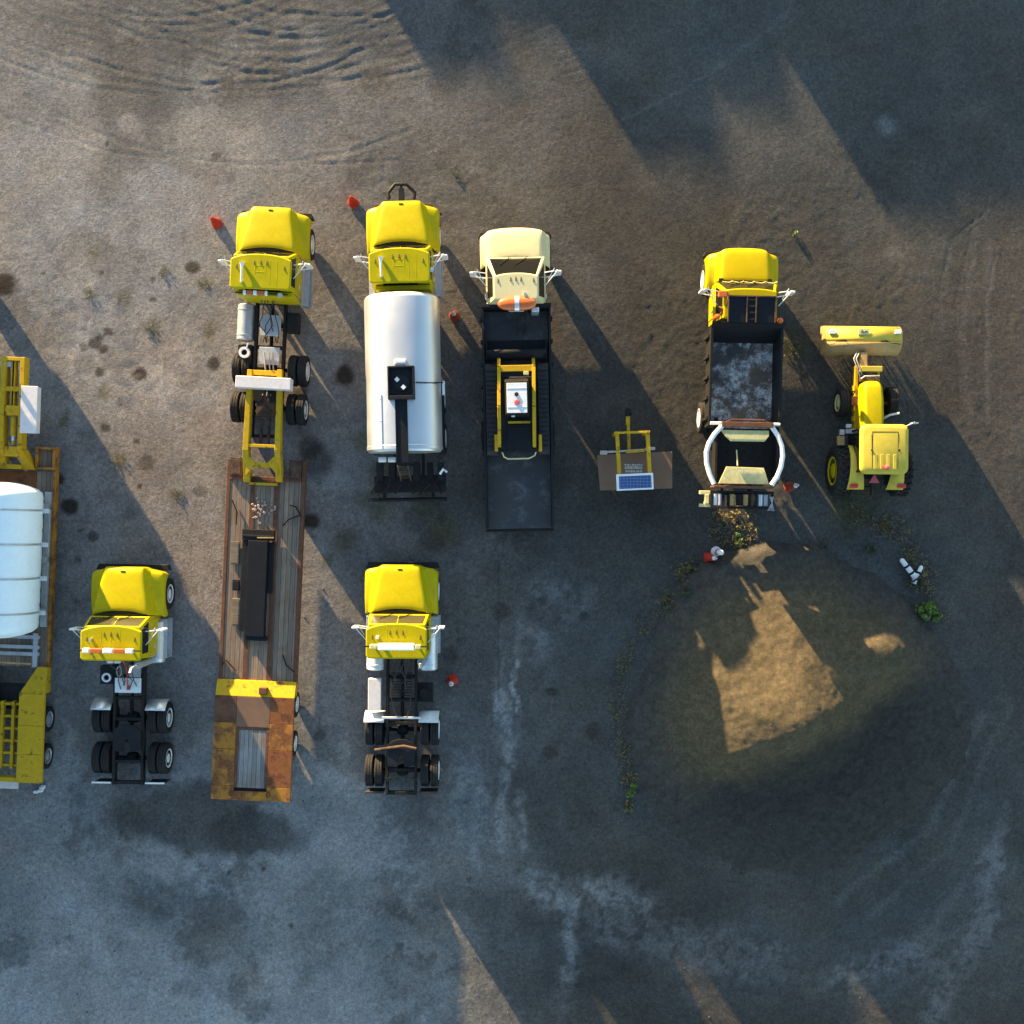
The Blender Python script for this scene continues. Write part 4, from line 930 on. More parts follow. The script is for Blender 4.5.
# rear platform
ptop = .98
yA, yB = Ld, T(253,696.5,.95).y
MB().hexa([(-hw,yB,.55),(hw,yB,.55),(hw,yA+.02,.5),(-hw,yA+.02,.5)],[(-hw,yB,ptop-.002),(hw,yB,ptop-.002),(hw,yA+.02,.80),(-hw,yA+.02,.80)]).build('ramp_plate', M['yellow_steel'], o, bevel=.01)
yC = T(252.5,727,.97).y; yE = T(250,788,.97).y
x1_, x2_ = T(237.5,735,.97).x, T(266,735,.97).x
for (x0,x1) in ((-hw,x1_-.06),(x2_+.1,hw)):
    for k,(ya,yb_) in enumerate(((yB-.01,yC+.12),(yC+.115,(yC+yE)/2+.25),((yC+yE)/2+.245,yE+.05),(yE+.045,Lr))):
        MB().box(x0,x1,yb_+.006,ya,ptop-.12,ptop+.002*k).build('deck_plate', M[('orange_rust','rusty_yellow','orange_rust','rusty_yellow')[k] if x0 > 0 else ('rust','rusty_yellow','rusty_yellow','rusty_yellow')[k]], o, bevel=.006)
MB().box(x1_-.055,x2_+.095,yC,yB-.01,ptop-.12,ptop+.003).build('deck_plate', M['brown'], o, bevel=.006)
MB().box(x1_-.055,x2_+.095,yC-.10,yC-.006,ptop-.12,ptop-.01).build('cross_bar', M['rust'], o)
MB().box(x1_+.05,x2_,yE,yC-.105,ptop-.10,ptop-.02).build('centre_planks', M['grey_planks'], o)
for x0,x1 in ((x1_-.055,x1_+.045),(x2_+.005,x2_+.095)): MB().box(x0,x1,yE,yC-.105,ptop-.1,ptop+.0).build('plank_rail', M['rust'], o, bevel=.008)
MB().box(x1_-.055,x2_+.095,Lr,yE-.12,ptop-.12,ptop+.001).build('rear_sill', M['rusty_yellow'], o, bevel=.008)
MB().box(x1_-.055,x2_+.095,yE-.115,yE-.01,ptop-.2,ptop-.08).build('cross_bar', M['black'], o)
for x in (x1_-.12,x2_+.16): MB().tube([(x+.06*math.cos(k*math.pi/8),yE-.18+.09*math.sin(k*math.pi/8),ptop+.03) for k in range(16)], .018, 6, closed=True).build('tie_ring', M['rust'], o)
for s in (-1,1):
    for py in (704,743): wheel(o, (s*(hw-.12), T(290,py,.4).y, .42), .42, .24, s)
wl = T(263,691,.95); MB().box(wl.x-.12,wl.x+.14,wl.y-.1,wl.y+.12,.86,1.05).build('winch', M['rust'], o, bevel=.02)
rc = random.Random(9)
for pts in (((232,500),(237,512),(236,525)),((290,505),(296,507),(301,516)),((300,515),(288,520),(283,526)),((222,665),(226,660),(236,671)),((283,655),(286,665),(294,672))):
    MB().tube([T(*p,.76) for p in pts], .022, 6).build('chain', M['chassis'], o)
# loads lying on the lowboy
bm_ = Thing('steel_beam', 'long black boxed steel beam lying on the wooden deck of the rusty lowboy', 'beam', 256, 590, .8, -2.45); bm_.o.location.z = .725
a_, b_ = bm_.l(242,540,.95), bm_.l(268,637,.95)
o2 = bm_.o
MB().box(a_.x+.22,b_.x-.13,b_.y,a_.y-.0,.02,.30).build('beam_body', M['blueblack'], o2, bevel=.012)
MB().box(a_.x,a_.x+.215,b_.y+.15,a_.y,.002,.16).build('lower_flange', M['black'], o2, bevel=.01)
MB().box(b_.x-.125,b_.x+.03,b_.y+1.4,a_.y-.05,.002,.10).build('lower_flange', M['black'], o2, bevel=.01)
MB().box(a_.x+.0,b_.x+.06,a_.y+.01,a_.y+.36,.04,.24).box(a_.x+.02,b_.x+.0,a_.y+.12,a_.y+.18,.24,.27).build('end_channel', M['chassis'], o2, bevel=.01)
MB().bar((a_.x+.5,a_.y+.1,.26),(b_.x+.05,a_.y+.12,.26),.04,.04).build('brace', M['tan_dirty'], o2)
MB().box(a_.x+.2,b_.x-.05,b_.y-.14,b_.y-.005,.01,.22).build('end_channel', M['blueblack'], o2, bevel=.012)
for px, py, w, h, lab in ((235,553,.30,.75,'dark wooden block on the lowboy deck left of the beam front end'),(236,612,.26,.9,'brown wooden block on the lowboy deck left of the beam rear half'),(236.5,585,.24,.35,'small black block on the lowboy deck left of the beam middle')):
    p = W(px,py,.75); b = MB().box(-w/2,w/2,-h/2,h/2,0,.09).box(-w/2+.03,w/2-.03,-h/2+.05,h/2-.05,.091,.10).build('timber_block', M['black' if 'black' in lab else 'blocks'], bevel=.01)
    b.location = (p.x,p.y,.725); b.rotation_euler = (0,0,R(-2.5)); tag(b, lab, 'block')
def rubble(name, spots, m_, z, seed, lab, cat, size=(.03,.07)):
    rr = random.Random(seed); mb = MB()
    for px,py in spots:
        p = W(px,py,z); s = rr.uniform(*size); n = 6
        base = [(p.x+s*rr.uniform(.7,1.2)*math.cos(2*math.pi*k/n), p.y+s*rr.uniform(.7,1.2)*math.sin(2*math.pi*k/n)) for k in range(n)]
        mb.add([(x,y,z) for x,y in base]+[(p.x+(x-p.x)*.55,p.y+(y-p.y)*.55,z+s*.8) for x,y in base], [tuple(range(n,2*n))]+[(i,(i+1)%n,n+(i+1)%n,n+i) for i in range(n)])
    return tag(mb.build(name, m_, ang=20), lab, cat, kind='stuff')
rs = random.Random(4)
rubble('rubble', [(rs.gauss(258,4.5),rs.gauss(510,6)) for _ in range(38)]+[(rs.gauss(272,1.6),rs.gauss(510,2)) for _ in range(10)], paint('pale_rubble',(.34,.24,.19),.9,dirt_amt=.3), .727, 5, 'pale broken rubble scattered on the front of the lowboy deck', 'rubble', (.025,.06))

# ------------------------------------------------------------------ left trailer with the white tank
t11 = Thing('lowboy_trailer', 'yellow lowboy trailer cut by the left photo edge, carrying the white tank', 'trailer', 16.6, 460, .8, -2.1)
o = t11.o; T = t11.l
hw = 1.27; Ld = T(0,666,.8).y; Lr = T(0,782,.95).y; yf = T(30,471,.8).y
MB().box(-hw+.1,hw-.1,Ld,yf,.60,.68).build('deck', M['wood_deck'], o)
MB().box(-1.0,.62,yf-.8,yf-.02,.684,.70).build('deck_plate', M['orange_rust'], o)
for s in (-1,1):
    MB().box(*sorted((s*(hw-.095),s*hw)), Ld-.05, yf+.05, .48, .72).build('side_rail', M['rusty_yellow'], o, bevel=.015)
    x0,x1 = sorted((s*.62,s*hw)); y0,y1 = yf+.06, T(45,447,.8).y
    cb_ = MB().box(x0,x1,y0,y0+.08,.5,.84).box(x0,x1,y1-.08,y1,.5,.84).box(x0,x0+.09,y0+.081,y1-.081,.5,.84).box(x1-.09,x1,y0+.081,y1-.081,.5,.84)
    cb_.build('outrigger_box', M['rusty_yellow'], o, bevel=.012)
    MB().box(x0+.09,x1-.09,y0+.08,y1-.08,.55,.66).build('outrigger_floor', M['wood_deck'], o)
zg = 1.30
gx0,gx1 = T(18.6,400,zg).x, T(27,400,zg).x; gt = T(20,357,zg).y; gb = T(20,468,zg).y
gn = MB()
for s in (-1,1):
    x0,x1 = sorted((s*gx0,s*(gx0+.15))); gn.box(x0,x1,gb+.6,gt,.95,zg)
    gn.hexa([(x0,gb-.03,.5),(x1+(.25 if s>0 else 0),gb-.03,.5),(x1,gb+.598,.8),(x0,gb+.598,.8)] if s>0 else [(x0-.25,gb-.03,.5),(x1,gb-.03,.5),(x1,gb+.598,.8),(x0,gb+.598,.8)],
            [(x0,gb-.03,.86),(x1+(.25 if s>0 else 0),gb-.03,.86),(x1,gb+.598,zg),(x0,gb+.598,zg)] if s>0 else [(x0-.25,gb-.03,.86),(x1,gb-.03,.86),(x1,gb+.598,zg),(x0,gb+.598,zg)])
gn.box(-gx0,gx0,gt-.12,gt-.002,.95,zg-.01)
for py in (387.5,408): y = T(0,py,zg).y; gn.box(-gx0,gx0,y-.1,y+.05,1.0,zg-.03)
xi = T(11,400,zg).x
for x in (xi,-xi,T(3,400,zg).x): gn.box(x-.05,x+.05,T(0,408,zg).y,gt-.121,1.05,zg-.05)
gn.box(-gx0,gx0,T(0,456,1.2).y,T(0,446,1.2).y,.8,1.2); gn.box(-gx0,gx0,gb-.03,gb+.12,.6,1.0)
go = gn.build('gooseneck', M['yellow_steel'], o, bevel=.012)
a_ = T(12,412,zg)
MB().cyl((a_.x,T(0,416,zg).y,1.15),(a_.x,T(0,435,zg).y,1.15),.10,n=16).cyl((a_.x,T(0,435,zg).y,1.15),(a_.x,T(0,444,zg).y,1.15),.05,n=12).box(a_.x-.2,a_.x+.22,T(0,415,zg).y,T(0,405,zg).y,1.0,1.3).build('lift_cylinder', M['yellow_steel'], go, bevel=.01)
MB().cyl((a_.x,T(0,431,zg).y,1.15),(a_.x,T(0,440,zg).y,1.15),.062,n=14).build('cylinder_rod', M['alu'], go)
MB().lathe([(0,.1),(.09,.09),(.1,0)], (T(9.5,463,.8).x,T(9.5,463,.8).y,.75), 'z', 14).build('hub_cap', M['dull_alu'], go)
MB().box(-.75,T(13.5,364,1.1).x,T(0,367,1.1).y,T(0,361.5,1.1).y,1.0,1.24).build('hitch_plate', M['dull_alu'], go, bevel=.01)
a_, b_ = T(22.3,386.5,1.62), T(36.2,433,1.62)
tb = MB().box(a_.x,b_.x,b_.y,a_.y,1.36,1.62).box(a_.x-.02,b_.x+.02,b_.y-.02,a_.y+.02,1.625,1.66).build('toolbox', M['pink_white'], o, bevel=.015)
for f in (.2,.85): yy = a_.y+(b_.y-a_.y)*f; MB().box(a_.x-.2,a_.x,yy-.02,yy+.02,1.33,1.37).build('bracket', M['chassis'], tb)
# stern: side platforms, open centre
xi0 = T(18.5,720,.95).x
yq = T(40,694,.95).y
for s in (-1,1):
    q0 = [(s*.95,Ld+.02),(s*hw,Ld+.02),(s*(hw),yq),(s*xi0,yq)]
    pl_ = MB().hexa([(x,y,.55) for x,y in q0],[(q0[0][0],q0[0][1],.84),(q0[1][0],q0[1][1],.84),(q0[2][0],q0[2][1],.97),(q0[3][0],q0[3][1],.97)])
    pl_.build('ramp_plate', M['yellow_steel'], o, bevel=.01)
    x0,x1 = sorted((s*xi0,s*(hw-.02)))
    p2_ = MB()
    ys = [yq-.004, yq-(yq-Lr)*.36, yq-(yq-Lr)*.68, Lr]
    for k in range(3): p2_.box(x0,x1,ys[k+1]+.006,ys[k],.82,.972+.002*k)
    p2_.build('side_platform', M['yellow_steel'], o, bevel=.008)
    for py in (719,756): wheel(o, (s*(hw-.17), T(40,py,.45).y, .42), .42, .26, s, 'dull_alu')
ic = MB()
for x in (-.62,-.18,.18,.62): ic.box(x-.05,x+.05,Lr+.4,yq-.3,.62,.80)
for k in range(6): yy = Lr+.5+k*.4; ic.box(-xi0+.005,xi0-.005,yy-.04,yy+.04,.56,.74)
ic.box(-xi0+.004,xi0-.004,Lr,Lr+.14,.6,.9)
ic.build('rear_frame', M['yellow_steel'], o, bevel=.008)
MB().box(-xi0,xi0,yq-.6,Ld-.6,.45,.55).build('underfloor', M['black'], o)
MB().box(-1.2,T(18,785,.6).x,Lr-.30,Lr-.04,.55,.62).build('dock_bar', M['pink_white'], o, bevel=.01)
cr = MB()
for py in (636,646,653): y=T(0,py,.8).y; cr.box(-1.1,.95,y-.06,y+.06,.69,.80)
cr.box(.75,.9,T(0,666,.8).y,T(0,632,.8).y,.69,.805)
cr.build('cross_bearer', M['dull_alu'], o, bevel=.008)
MB().bar((-1.0,Ld+.15,.9),(.75,Ld+.12,.9),.05,.05).build('chain_bar', M['tan_dirty'], o)
# the tank
t12 = Thing('poly_tank', 'big white plastic tank strapped on the left edge trailer', 'tank', 3.2, 560, 1.8, -2.1); t12.o.location.z = .70
o = t12.o; T = lambda px,py,z: t12.l(px,py,z)
ya, yb_ = T(0,490,1.75).y, T(0,629,1.75).y; rT = 1.12
pr = [(0,ya+.26),(.35,ya+.24),(.7,ya+.16),(.95,ya+.06),(1.08,ya-.05),(rT,ya-.22)]
ny = 40
pr += [(rT - (.012 if k%5==0 else 0), ya-.3-(ya-yb_-.6)*k/ny) for k in range(ny+1)]
pr += [(rT,yb_+.22),(1.08,yb_+.05),(.95,yb_-.06),(.7,yb_-.16),(.35,yb_-.24),(0,yb_-.26)]
MB().lathe(pr[::-1], (0,0,1.13), 'y', 48).build('tank_body', M['plastic_white'], o, ang=60)
for py in (509,543,577,611.5):
    y = T(0,py,1.9).y; pts = [((rT+.012)*math.cos(R(an)), y, 1.13+(rT+.012)*math.sin(R(an))) for an in range(-8,189,7)]
    st = MB().grid([[(x,yy-.03,z),(x,yy+.03,z)] for x,yy,z in pts]).build('strap', M['dull_alu'], o, solid=.012)
    for s in (-1,1): MB().box(*sorted((s*(rT-.02),s*(rT+.22))), y-.09, y+.05, .86, .97).build('strap_bracket', M['alu'], o, bevel=.01)
MB().lathe([(.28,0),(.28,.08),(.24,.11),(0,.12)], (-.05,T(0,556,2.8).y,2.24), 'z', 24).build('filler_cap', M['plastic_white'], o)
sk_ = MB()
for y in (ya-.5,(ya+yb_)/2,yb_+.5): sk_.box(-1.0,1.0,y-.1,y+.1,.0,.30)
for s in (-1,1): sk_.box(*sorted((s*.8,s*1.0)),yb_,ya,.0,.14)
sk_.build('cradle', M['dull_alu'], o, bevel=.01)

# ------------------------------------------------------------------ cones and tubes
def cone(px, py, h, in_shade, lab, tilt=(0,0), rot=.3, white=True):
    p = W(px,py,0); m_ = M['cone_in_shade' if in_shade else 'cone']
    o = bpy.data.objects.new('traffic_cone', None); C.objects.link(o); o.location = (p.x,p.y,.0); o.rotation_euler = (tilt[0],tilt[1],rot)
    tag(o, lab, 'traffic cone', 'orange cones about the yard'); k = h/.7
    MB().prism(rrect(-.17*k,.17*k,-.17*k,.17*k,.08*k,4),0,.035*k).build('base', m_, o, bevel=.008)
    MB().lathe([(.165*k,.03*k),(.155*k,.06*k),(.115*k,.30*k),(.07*k,.52*k),(.036*k,.685*k),(.022*k,.70*k),(0,.70*k)], (0,0,0), 'z', 24).build('body', m_, o)
    if white:
        MB().lathe([(.080*k,.50*k),(.043*k,.665*k)], (0,0,0), 'z', 24).build('reflective_collar', M['white'], o)
        MB().lathe([(.028*k,.692*k),(.024*k,.708*k),(0,.71*k)], (0,0,0), 'z', 16).build('tip', M['white'], o)
cone(217,223.5,.70,False,'orange cone left of the hood of the truck hitched to the lowboy',white=False)
cone(353.5,203,.70,False,'orange cone left of the silver tanker hood',white=False, rot=.9)
cone(454.5,316.5,.70,True,'dim orange cone in shade, beside the bed of the cream truck', rot=.5)
cone(452.5,679.5,.72,False,'bright red cone right of the bobtail truck with the long white light bar', tilt=(.1,-.06))
cone(788.5,487,.70,True,'dark red cone with white tip beside the tail of the dump truck', tilt=(0,.22))
cone(708,557.5,.66,False,'red cone with a white tip among weeds below the dump truck tail', tilt=(.0,.25), rot=0)
p = W(716,551.5,0); o = bpy.data.objects.new('barrel_marker', None); C.objects.link(o); o.location = p; tag(o,'white topped marker post beside the red cone in the weeds','marker post')
MB().lathe([(.17,0),(.17,.04),(.10,.06),(.085,.9),(.05,.96),(0,.97)], (0,0,0), 'z', 18).build('post', M['white'], o); MB().lathe([(.1005,.35),(.094,.55)], (0,0,0), 'z', 18).build('stripe', M['cone'], o)
def tube_marker(px, py, ang, ln, r, lab):
    p = W(px,py,.1); o = bpy.data.objects.new('tube_marker', None); C.objects.link(o); o.location = (p.x,p.y,.12); o.rotation_euler = (0,0,R(ang)); tag(o, lab, 'tube marker')
    MB().lathe([(0,-ln/2),(r,-ln/2),(r*.8,ln/2),(r*.4,ln/2+.05),(0,ln/2+.05)], (0,0,0), 'y', 16).build('tube', M['white'], o)
    for f in (-.2,.16): MB().lathe([(r*(.92-.2*f)+.006,ln*f-.035),(r*(.92-.2*f-.02)+.006,ln*f+.035)], (0,0,0), 'y', 16).build('black_band', M['black'], o)
    MB().lathe([(.2,-ln/2-.03),(.2,-ln/2),(0,-ln/2)], (0,0,0), 'y', 18).build('foot', M['black_rubber_mat'], o)
tube_marker(908.5,569,38,.75,.10,'black and white tube lying by the bush, left one of the fallen pair')
tube_marker(917,575.5,-25,.62,.08,'black and white tube lying by the bush, right one of the fallen pair')
p = W(40,789,0); b = MB(); rb = random.Random(2)
for k in range(4): x, y = rb.uniform(-.13,.13), rb.uniform(-.1,.1); b.box(x-.08,x+.08,y-.05,y+.05,.0,.06+.02*k)
b = b.build('litter', M['white'], bevel=.02); b.location = (p.x,p.y,.0); tag(b,'scrap of white litter on the ground behind the left edge trailer','litter')
# ------------------------------------------------------------------ ground
def vnoise(X, Y, seed):
    r = np.random.default_rng(seed); T_ = r.random((256,256))
    xi = np.floor(X).astype(int); yi = np.floor(Y).astype(int); fx = X-xi; fy = Y-yi
    fx = fx*fx*(3-2*fx); fy = fy*fy*(3-2*fy)
    g = lambda a, b: T_[a & 255, b & 255]
    return (g(xi,yi)*(1-fx)+g(xi+1,yi)*fx)*(1-fy)+(g(xi,yi+1)*(1-fx)+g(xi+1,yi+1)*fx)*fy
def fbm(X, Y, s, seed, oct=5, gain=.55):
    v = 0; a = 1; t = 0
    for i in range(oct): v = v + a*vnoise(X*s+17.3*i, Y*s-9.1*i, seed+i); t += a; a *= gain; s *= 2.03
    return v/t
def sstep(x, a, b):
    t = np.clip((x-a)/(b-a), 0, 1); return t*t*(3-2*t)

fine = np.arange(-18.6, 18.61, .075)
outer = np.array([20,22,25,30,36,45,60,80,110,150,220,320,450.])
ax = np.concatenate([-outer[::-1], fine, outer]); n = len(ax)
GX, GY = np.meshgrid(ax, ax)                       # rows: y
PX = 512+S*GX; PY = 512-S*GY                       # survey grid
wx = (fbm(GX,GY,.5,50)-.5)*60; wy = (fbm(GX,GY,.5,70)-.5)*60       # ragged edges
wx2 = (fbm(GX,GY,2.2,51,4)-.5)*16; wy2 = (fbm(GX,GY,2.2,71,4)-.5)*16
def blob(px, py, rx, ry, ang=0, soft=.5, rag=.5):
    a = R(ang); dx = PX+wx*rag*min(1,rx/40)+wx2*rag-px; dy = PY+wy*rag*min(1,ry/40)+wy2*rag-py
    u = (dx*math.cos(a)+dy*math.sin(a))/rx; v = (-dx*math.sin(a)+dy*math.cos(a))/ry
    return 1-sstep(np.sqrt(u*u+v*v), 1-soft, 1+soft*.6)
def stroke(pts, w, soft=.8, rag=.3):
    d = np.full(PX.shape, 1e9)
    X = PX+wx2*rag+wx*rag*.3; Y = PY+wy2*rag+wy*rag*.3
    for (x0,y0),(x1,y1) in zip(pts[:-1], pts[1:]):
        L2 = (x1-x0)**2+(y1-y0)**2; t = np.clip(((X-x0)*(x1-x0)+(Y-y0)*(y1-y0))/L2, 0, 1)
        d = np.minimum(d, np.hypot(X-x0-t*(x1-x0), Y-y0-t*(y1-y0)))
    return 1-sstep(d, w*(1-soft), w*(1+soft*.4))
big = fbm(GX,GY,.22,3,6,.6); med = fbm(GX,GY,.9,23,6,.6); sm = fbm(GX*.77+GY*.64,GY*.77-GX*.64,4.5,33,4,.65)
# base tone: pale crushed stone at the left, dark millings at the right
K = sstep(PX+wx*2.2-(PY-500)*.04, 250, 640)
A_ = np.array([.165,.153,.150]); B_ = np.array([.056,.051,.044])
col = A_*(1-K[...,None]) + B_*K[...,None]
def tint(mask, c, amt):
    global col
    k = (np.clip(mask,0,1)*amt)[...,None]; col = col*(1-k) + np.array(c)*k
def mul(mask, f, amt=1):
    global col
    k = (np.clip(mask,0,1)*amt)[...,None]; col = col*(1-k) + col*np.array(f)*k
PALE = (.21,.19,.178); DARK = (.045,.041,.038); BRN = (.065,.047,.034)
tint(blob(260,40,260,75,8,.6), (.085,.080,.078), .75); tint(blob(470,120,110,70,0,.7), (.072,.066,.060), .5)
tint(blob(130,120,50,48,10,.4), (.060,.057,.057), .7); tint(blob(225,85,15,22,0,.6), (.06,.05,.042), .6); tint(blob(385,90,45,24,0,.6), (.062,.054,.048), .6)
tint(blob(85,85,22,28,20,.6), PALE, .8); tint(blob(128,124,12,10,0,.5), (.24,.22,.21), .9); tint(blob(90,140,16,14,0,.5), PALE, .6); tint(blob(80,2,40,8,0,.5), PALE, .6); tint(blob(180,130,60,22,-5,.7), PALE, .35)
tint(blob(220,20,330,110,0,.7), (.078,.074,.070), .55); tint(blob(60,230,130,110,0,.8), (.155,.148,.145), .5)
tint(blob(170,480,70,170,0,.7), (.17,.135,.11), .55)
# lower left: bluish pale fines
tint(blob(190,960,330,170,0,.5), (.24,.235,.23), .75); tint(blob(60,700,150,120,0,.7), (.22,.215,.21), .6); tint(blob(330,800,60,190,0,.6), (.19,.185,.18), .6)

tint(blob(340,910,70,60,-20,.7), (.12,.115,.11), .5); tint(blob(130,900,60,26,35,.7), (.10,.096,.092), .5); tint(blob(250,930,50,90,30,.8), (.11,.104,.10), .45)
tint(blob(410,930,60,40,0,.6), (.052,.047,.043), .6)
# dark lane in the middle and lower right
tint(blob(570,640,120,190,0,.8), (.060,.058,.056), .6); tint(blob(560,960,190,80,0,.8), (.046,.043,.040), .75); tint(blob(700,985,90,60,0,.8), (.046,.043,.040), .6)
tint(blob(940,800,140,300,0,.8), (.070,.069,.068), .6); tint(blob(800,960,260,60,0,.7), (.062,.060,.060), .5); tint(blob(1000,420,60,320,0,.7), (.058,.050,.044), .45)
for b in ((460,785,28,36,0),(478,800,20,50,0),(505,740,9,75,0),(517,690,4,60,0),(500,690,4,50,0),(498,835,20,30,20),(545,890,34,18,10),(560,905,20,14,0),(610,895,45,20,-10),(622,920,40,26,0),(570,970,12,45,12),(562,595,40,30,0),(540,640,26,24,0),(470,560,16,26,0),(490,545,22,14,0),(700,950,90,26,10),(880,960,70,26,-20),(950,975,16,70,24),(985,900,12,80,12),(1000,860,8,70,8)):
    tint(blob(*b[:4], b[4], .6, .9), (.135,.128,.126), .68*(sm.clip(.3,.58)-.3)/.28)
tint(blob(887,125,10,10,0,.8,.25), (.22,.22,.22), .9); tint(blob(893,253,9,8,0,.7,.2), (.11,.10,.09), .6); tint(blob(860,465,22,50,-20,.8), (.055,.06,.065), .5)
tint(blob(580,300,40,34,0,.8), (.085,.078,.066), .5)
pt = fbm(GX,GY,.30,410,7,.66); low = sstep(PY+wy,640,760)*(1-sstep(PX+wx,400,500))
tint(sstep(pt,.50,.56)*low, (.085,.081,.078), .62); tint(sstep(fbm(GX,GY,.5,430,7,.66),.55,.60)*low, (.25,.245,.24), .35)
tint(sstep(fbm(GX,GY,.6,450,7,.68),.53,.60)*(1-low), (.05,.046,.042), .28); tint(sstep(fbm(GX,GY,.55,470,7,.68),.55,.62)*(1-K), (.21,.195,.185), .35)
tint(blob(860,50,300,170,0,.7), (.056,.0575,.0585), .6); tint(blob(330,35,110,26,0,.7,1.), (.075,.078,.084), .5); tint(blob(600,60,40,20,0,.7), (.09,.088,.085), .4)  # bluish cast of the shade along the top put into the ground colour
tint(blob(188,818,86,38,8,.3,.8), (.050,.045,.041), .8); tint(blob(258,832,50,24,0,.3,.8), (.050,.045,.041), .75)
for k in range(70):                                     # pale scuffs
    x, y = RNG.uniform(420,1020), RNG.uniform(520,1020); tint(blob(x,y,RNG.uniform(3,16),RNG.uniform(3,30),RNG.uniform(-30,30),.7,1.), (.11,.106,.105), RNG.uniform(.08,.35))
for k in range(60):
    x, y = RNG.uniform(0,420), RNG.uniform(0,1020); tint(blob(x,y,RNG.uniform(4,22),RNG.uniform(4,22),RNG.uniform(0,90),.7,1.), DARK, RNG.uniform(.06,.25))
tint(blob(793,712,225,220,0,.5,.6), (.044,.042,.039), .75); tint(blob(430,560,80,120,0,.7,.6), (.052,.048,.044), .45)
for pts,w_,a_ in ((((503,690),(505,790),(497,850)),7,.5),(((478,790),(475,868)),7,.45),(((520,798),(526,852)),6,.4),(((455,775),(462,830)),10,.4),(((500,690),(499,720)),3,.6),(((516,665),(518,715)),3,.6),(((575,900),(566,985)),6,.5),(((590,890),(640,905)),12,.45),(((520,880),(560,905)),10,.45)): tint(stroke(pts,w_,.95,.7)*(.35+.65*sstep(sm,.36,.55)), (.20,.195,.19), min(.95,a_*1.5))
# oil and damp spots where they lie
for x,y,r,a_ in ((70,507,9.5,.92),(343,375,10,.92),(4,284,13,.95),(60,478,5,.85),(93,537,6,.7),(140,487,3,.8),(310,520,9,.9),(300,395,8,.7),(192,268,7.5,.85),(139,375,7,.9),(100,373,5,.85),(213,363,7,.85),(105,427,6,.75),(100,337,4,.8),(108,332,5,.75),(95,344,6,.7),(103,349,5,.8),(85,348,5,.6),(42,273,2.5,.7),(100,274,2.5,.8),(137,441,3,.7),(152,279,3,.7),(84,365,12,.35),(153,300,4,.6),(310,447,13,.55),(318,460,18,.6),(77,560,4,.6),(80,530,3,.7),(75,600,4,.5),(136,610,3,.5),(148,462,8,.5),(199,492,7,.45),(585,615,5,.6),(553,692,6,.6),(545,613,22,.5),(592,730,8,.5),(550,752,8,.5),(500,612,10,.5),(432,540,14,.5),(415,520,16,.4),(305,700,8,.4),(320,735,7,.5),(470,880,3,.6),(290,925,3,.7),(228,872,2.5,.7),(265,870,2.5,.7),(883,960,7,.5),(106,144,2.5,.9),(216,155,4,.6),(450,655,9,.4),(460,640,6,.4)):
    tint(blob(x,y,r,r*RNG.uniform(.85,1.15),0,.35,.35), (.020,.015,.012), a_)
for x,y,r in ((150,329,9),(93,253,6),(165,272,7),(90,295,8),(65,420,6),(120,460,8),(176,497,8),(205,285,9),(210,330,8),(455,175,5),(125,300,10),(104,392,7),(430,500,18),(445,530,16),(380,470,16),(375,500,20),(360,440,10),(790,345,20),(860,490,30),(850,520,20),(880,870,8),(345,540,14),(330,560,10)):
    tint(blob(x,y,r,r,0,.7,.9), (.060,.052,.018), .55)
tint(blob(550,330,20,12,35,.6), (.09,.06,.04), .6)
# wheel-print grid (fine dust squares) left of the first truck
for x,y,w in ((70,305,16),(123,307,22),(70,345,17),(126,345,20),(127,365,20),(125,382,18),(125,403,17),(178,366,16),(180,405,18),(148,388,14)):
    tint(blob(x,y,w*.55,6,0,.5,.5), (.085,.085,.092), .55); tint(blob(x,y+12,w*.6,3.5,0,.6,.4), (.20,.165,.13), .5)
# faint drag lines
for pts,w,a_ in ((((620,120),(730,60),(790,10)),2,.3),(((940,330),(950,250),(985,210)),2.5,.3),(((975,230),(962,330),(968,420)),4,.25),(((990,240),(985,420)),4,.25),(((840,900),(930,830),(980,720)),5,.4),(((870,915),(950,850),(1010,700)),5,.3),(((930,930),(990,850)),5,.35),(((880,1000),(960,950),(1020,860)),4,.3)):
    tint(stroke(pts,w,.9,.5), (.11,.105,.10), a_)
tint(stroke(((500,700),(498,620),(497,560)),2,.6), DARK, .6)
g_ = (.60+.8*big)*(.74+.52*med)*(.82+.36*sm)
col = col*g_[...,None]
hueshift = (fbm(GX,GY,.7,91)-.5)[...,None]*np.array([.14,0,-.16]); col = col*(1+hueshift)
# relief: loose gravel, tyre ruts
far = 1-sstep(np.hypot(GX,GY), 26, 32)
rough = (.25+.5*sstep(fbm(GX,GY,.35,7),.38,.6))*(.45+.55*sstep(PY,90,200))*(.65+.5*K)
Z = ((big-.5)*.03 + (med-.5)*.02*rough + (sm-.5)*.016*rough + (fbm(GX*.8+GY*.6,GY*.8-GX*.6,5.6,5,3,.85)-.5)*.034*rough)
def rut(pts, w, d):
    dmin = np.full(PX.shape, 1e9)
    X = PX+wx*.12; Y = PY+wy*.12
    for (x0,y0),(x1,y1) in zip(pts[:-1], pts[1:]):
        L2 = (x1-x0)**2+(y1-y0)**2; t = np.clip(((X-x0)*(x1-x0)+(Y-y0)*(y1-y0))/L2, 0, 1)
        dmin = np.minimum(dmin, np.hypot(X-x0-t*(x1-x0), Y-y0-t*(y1-y0)))
    q = dmin/w; return d*(-np.exp(-q*q)+.75*np.exp(-(q-1.7)**2*2))
def arc(cx, cy, r, a0, a1, n_=16): return [(cx+r*math.cos(R(a0+(a1-a0)*k/n_)), cy+r*math.sin(R(a0+(a1-a0)*k/n_))) for k in range(n_+1)]
rk = random.Random(77)
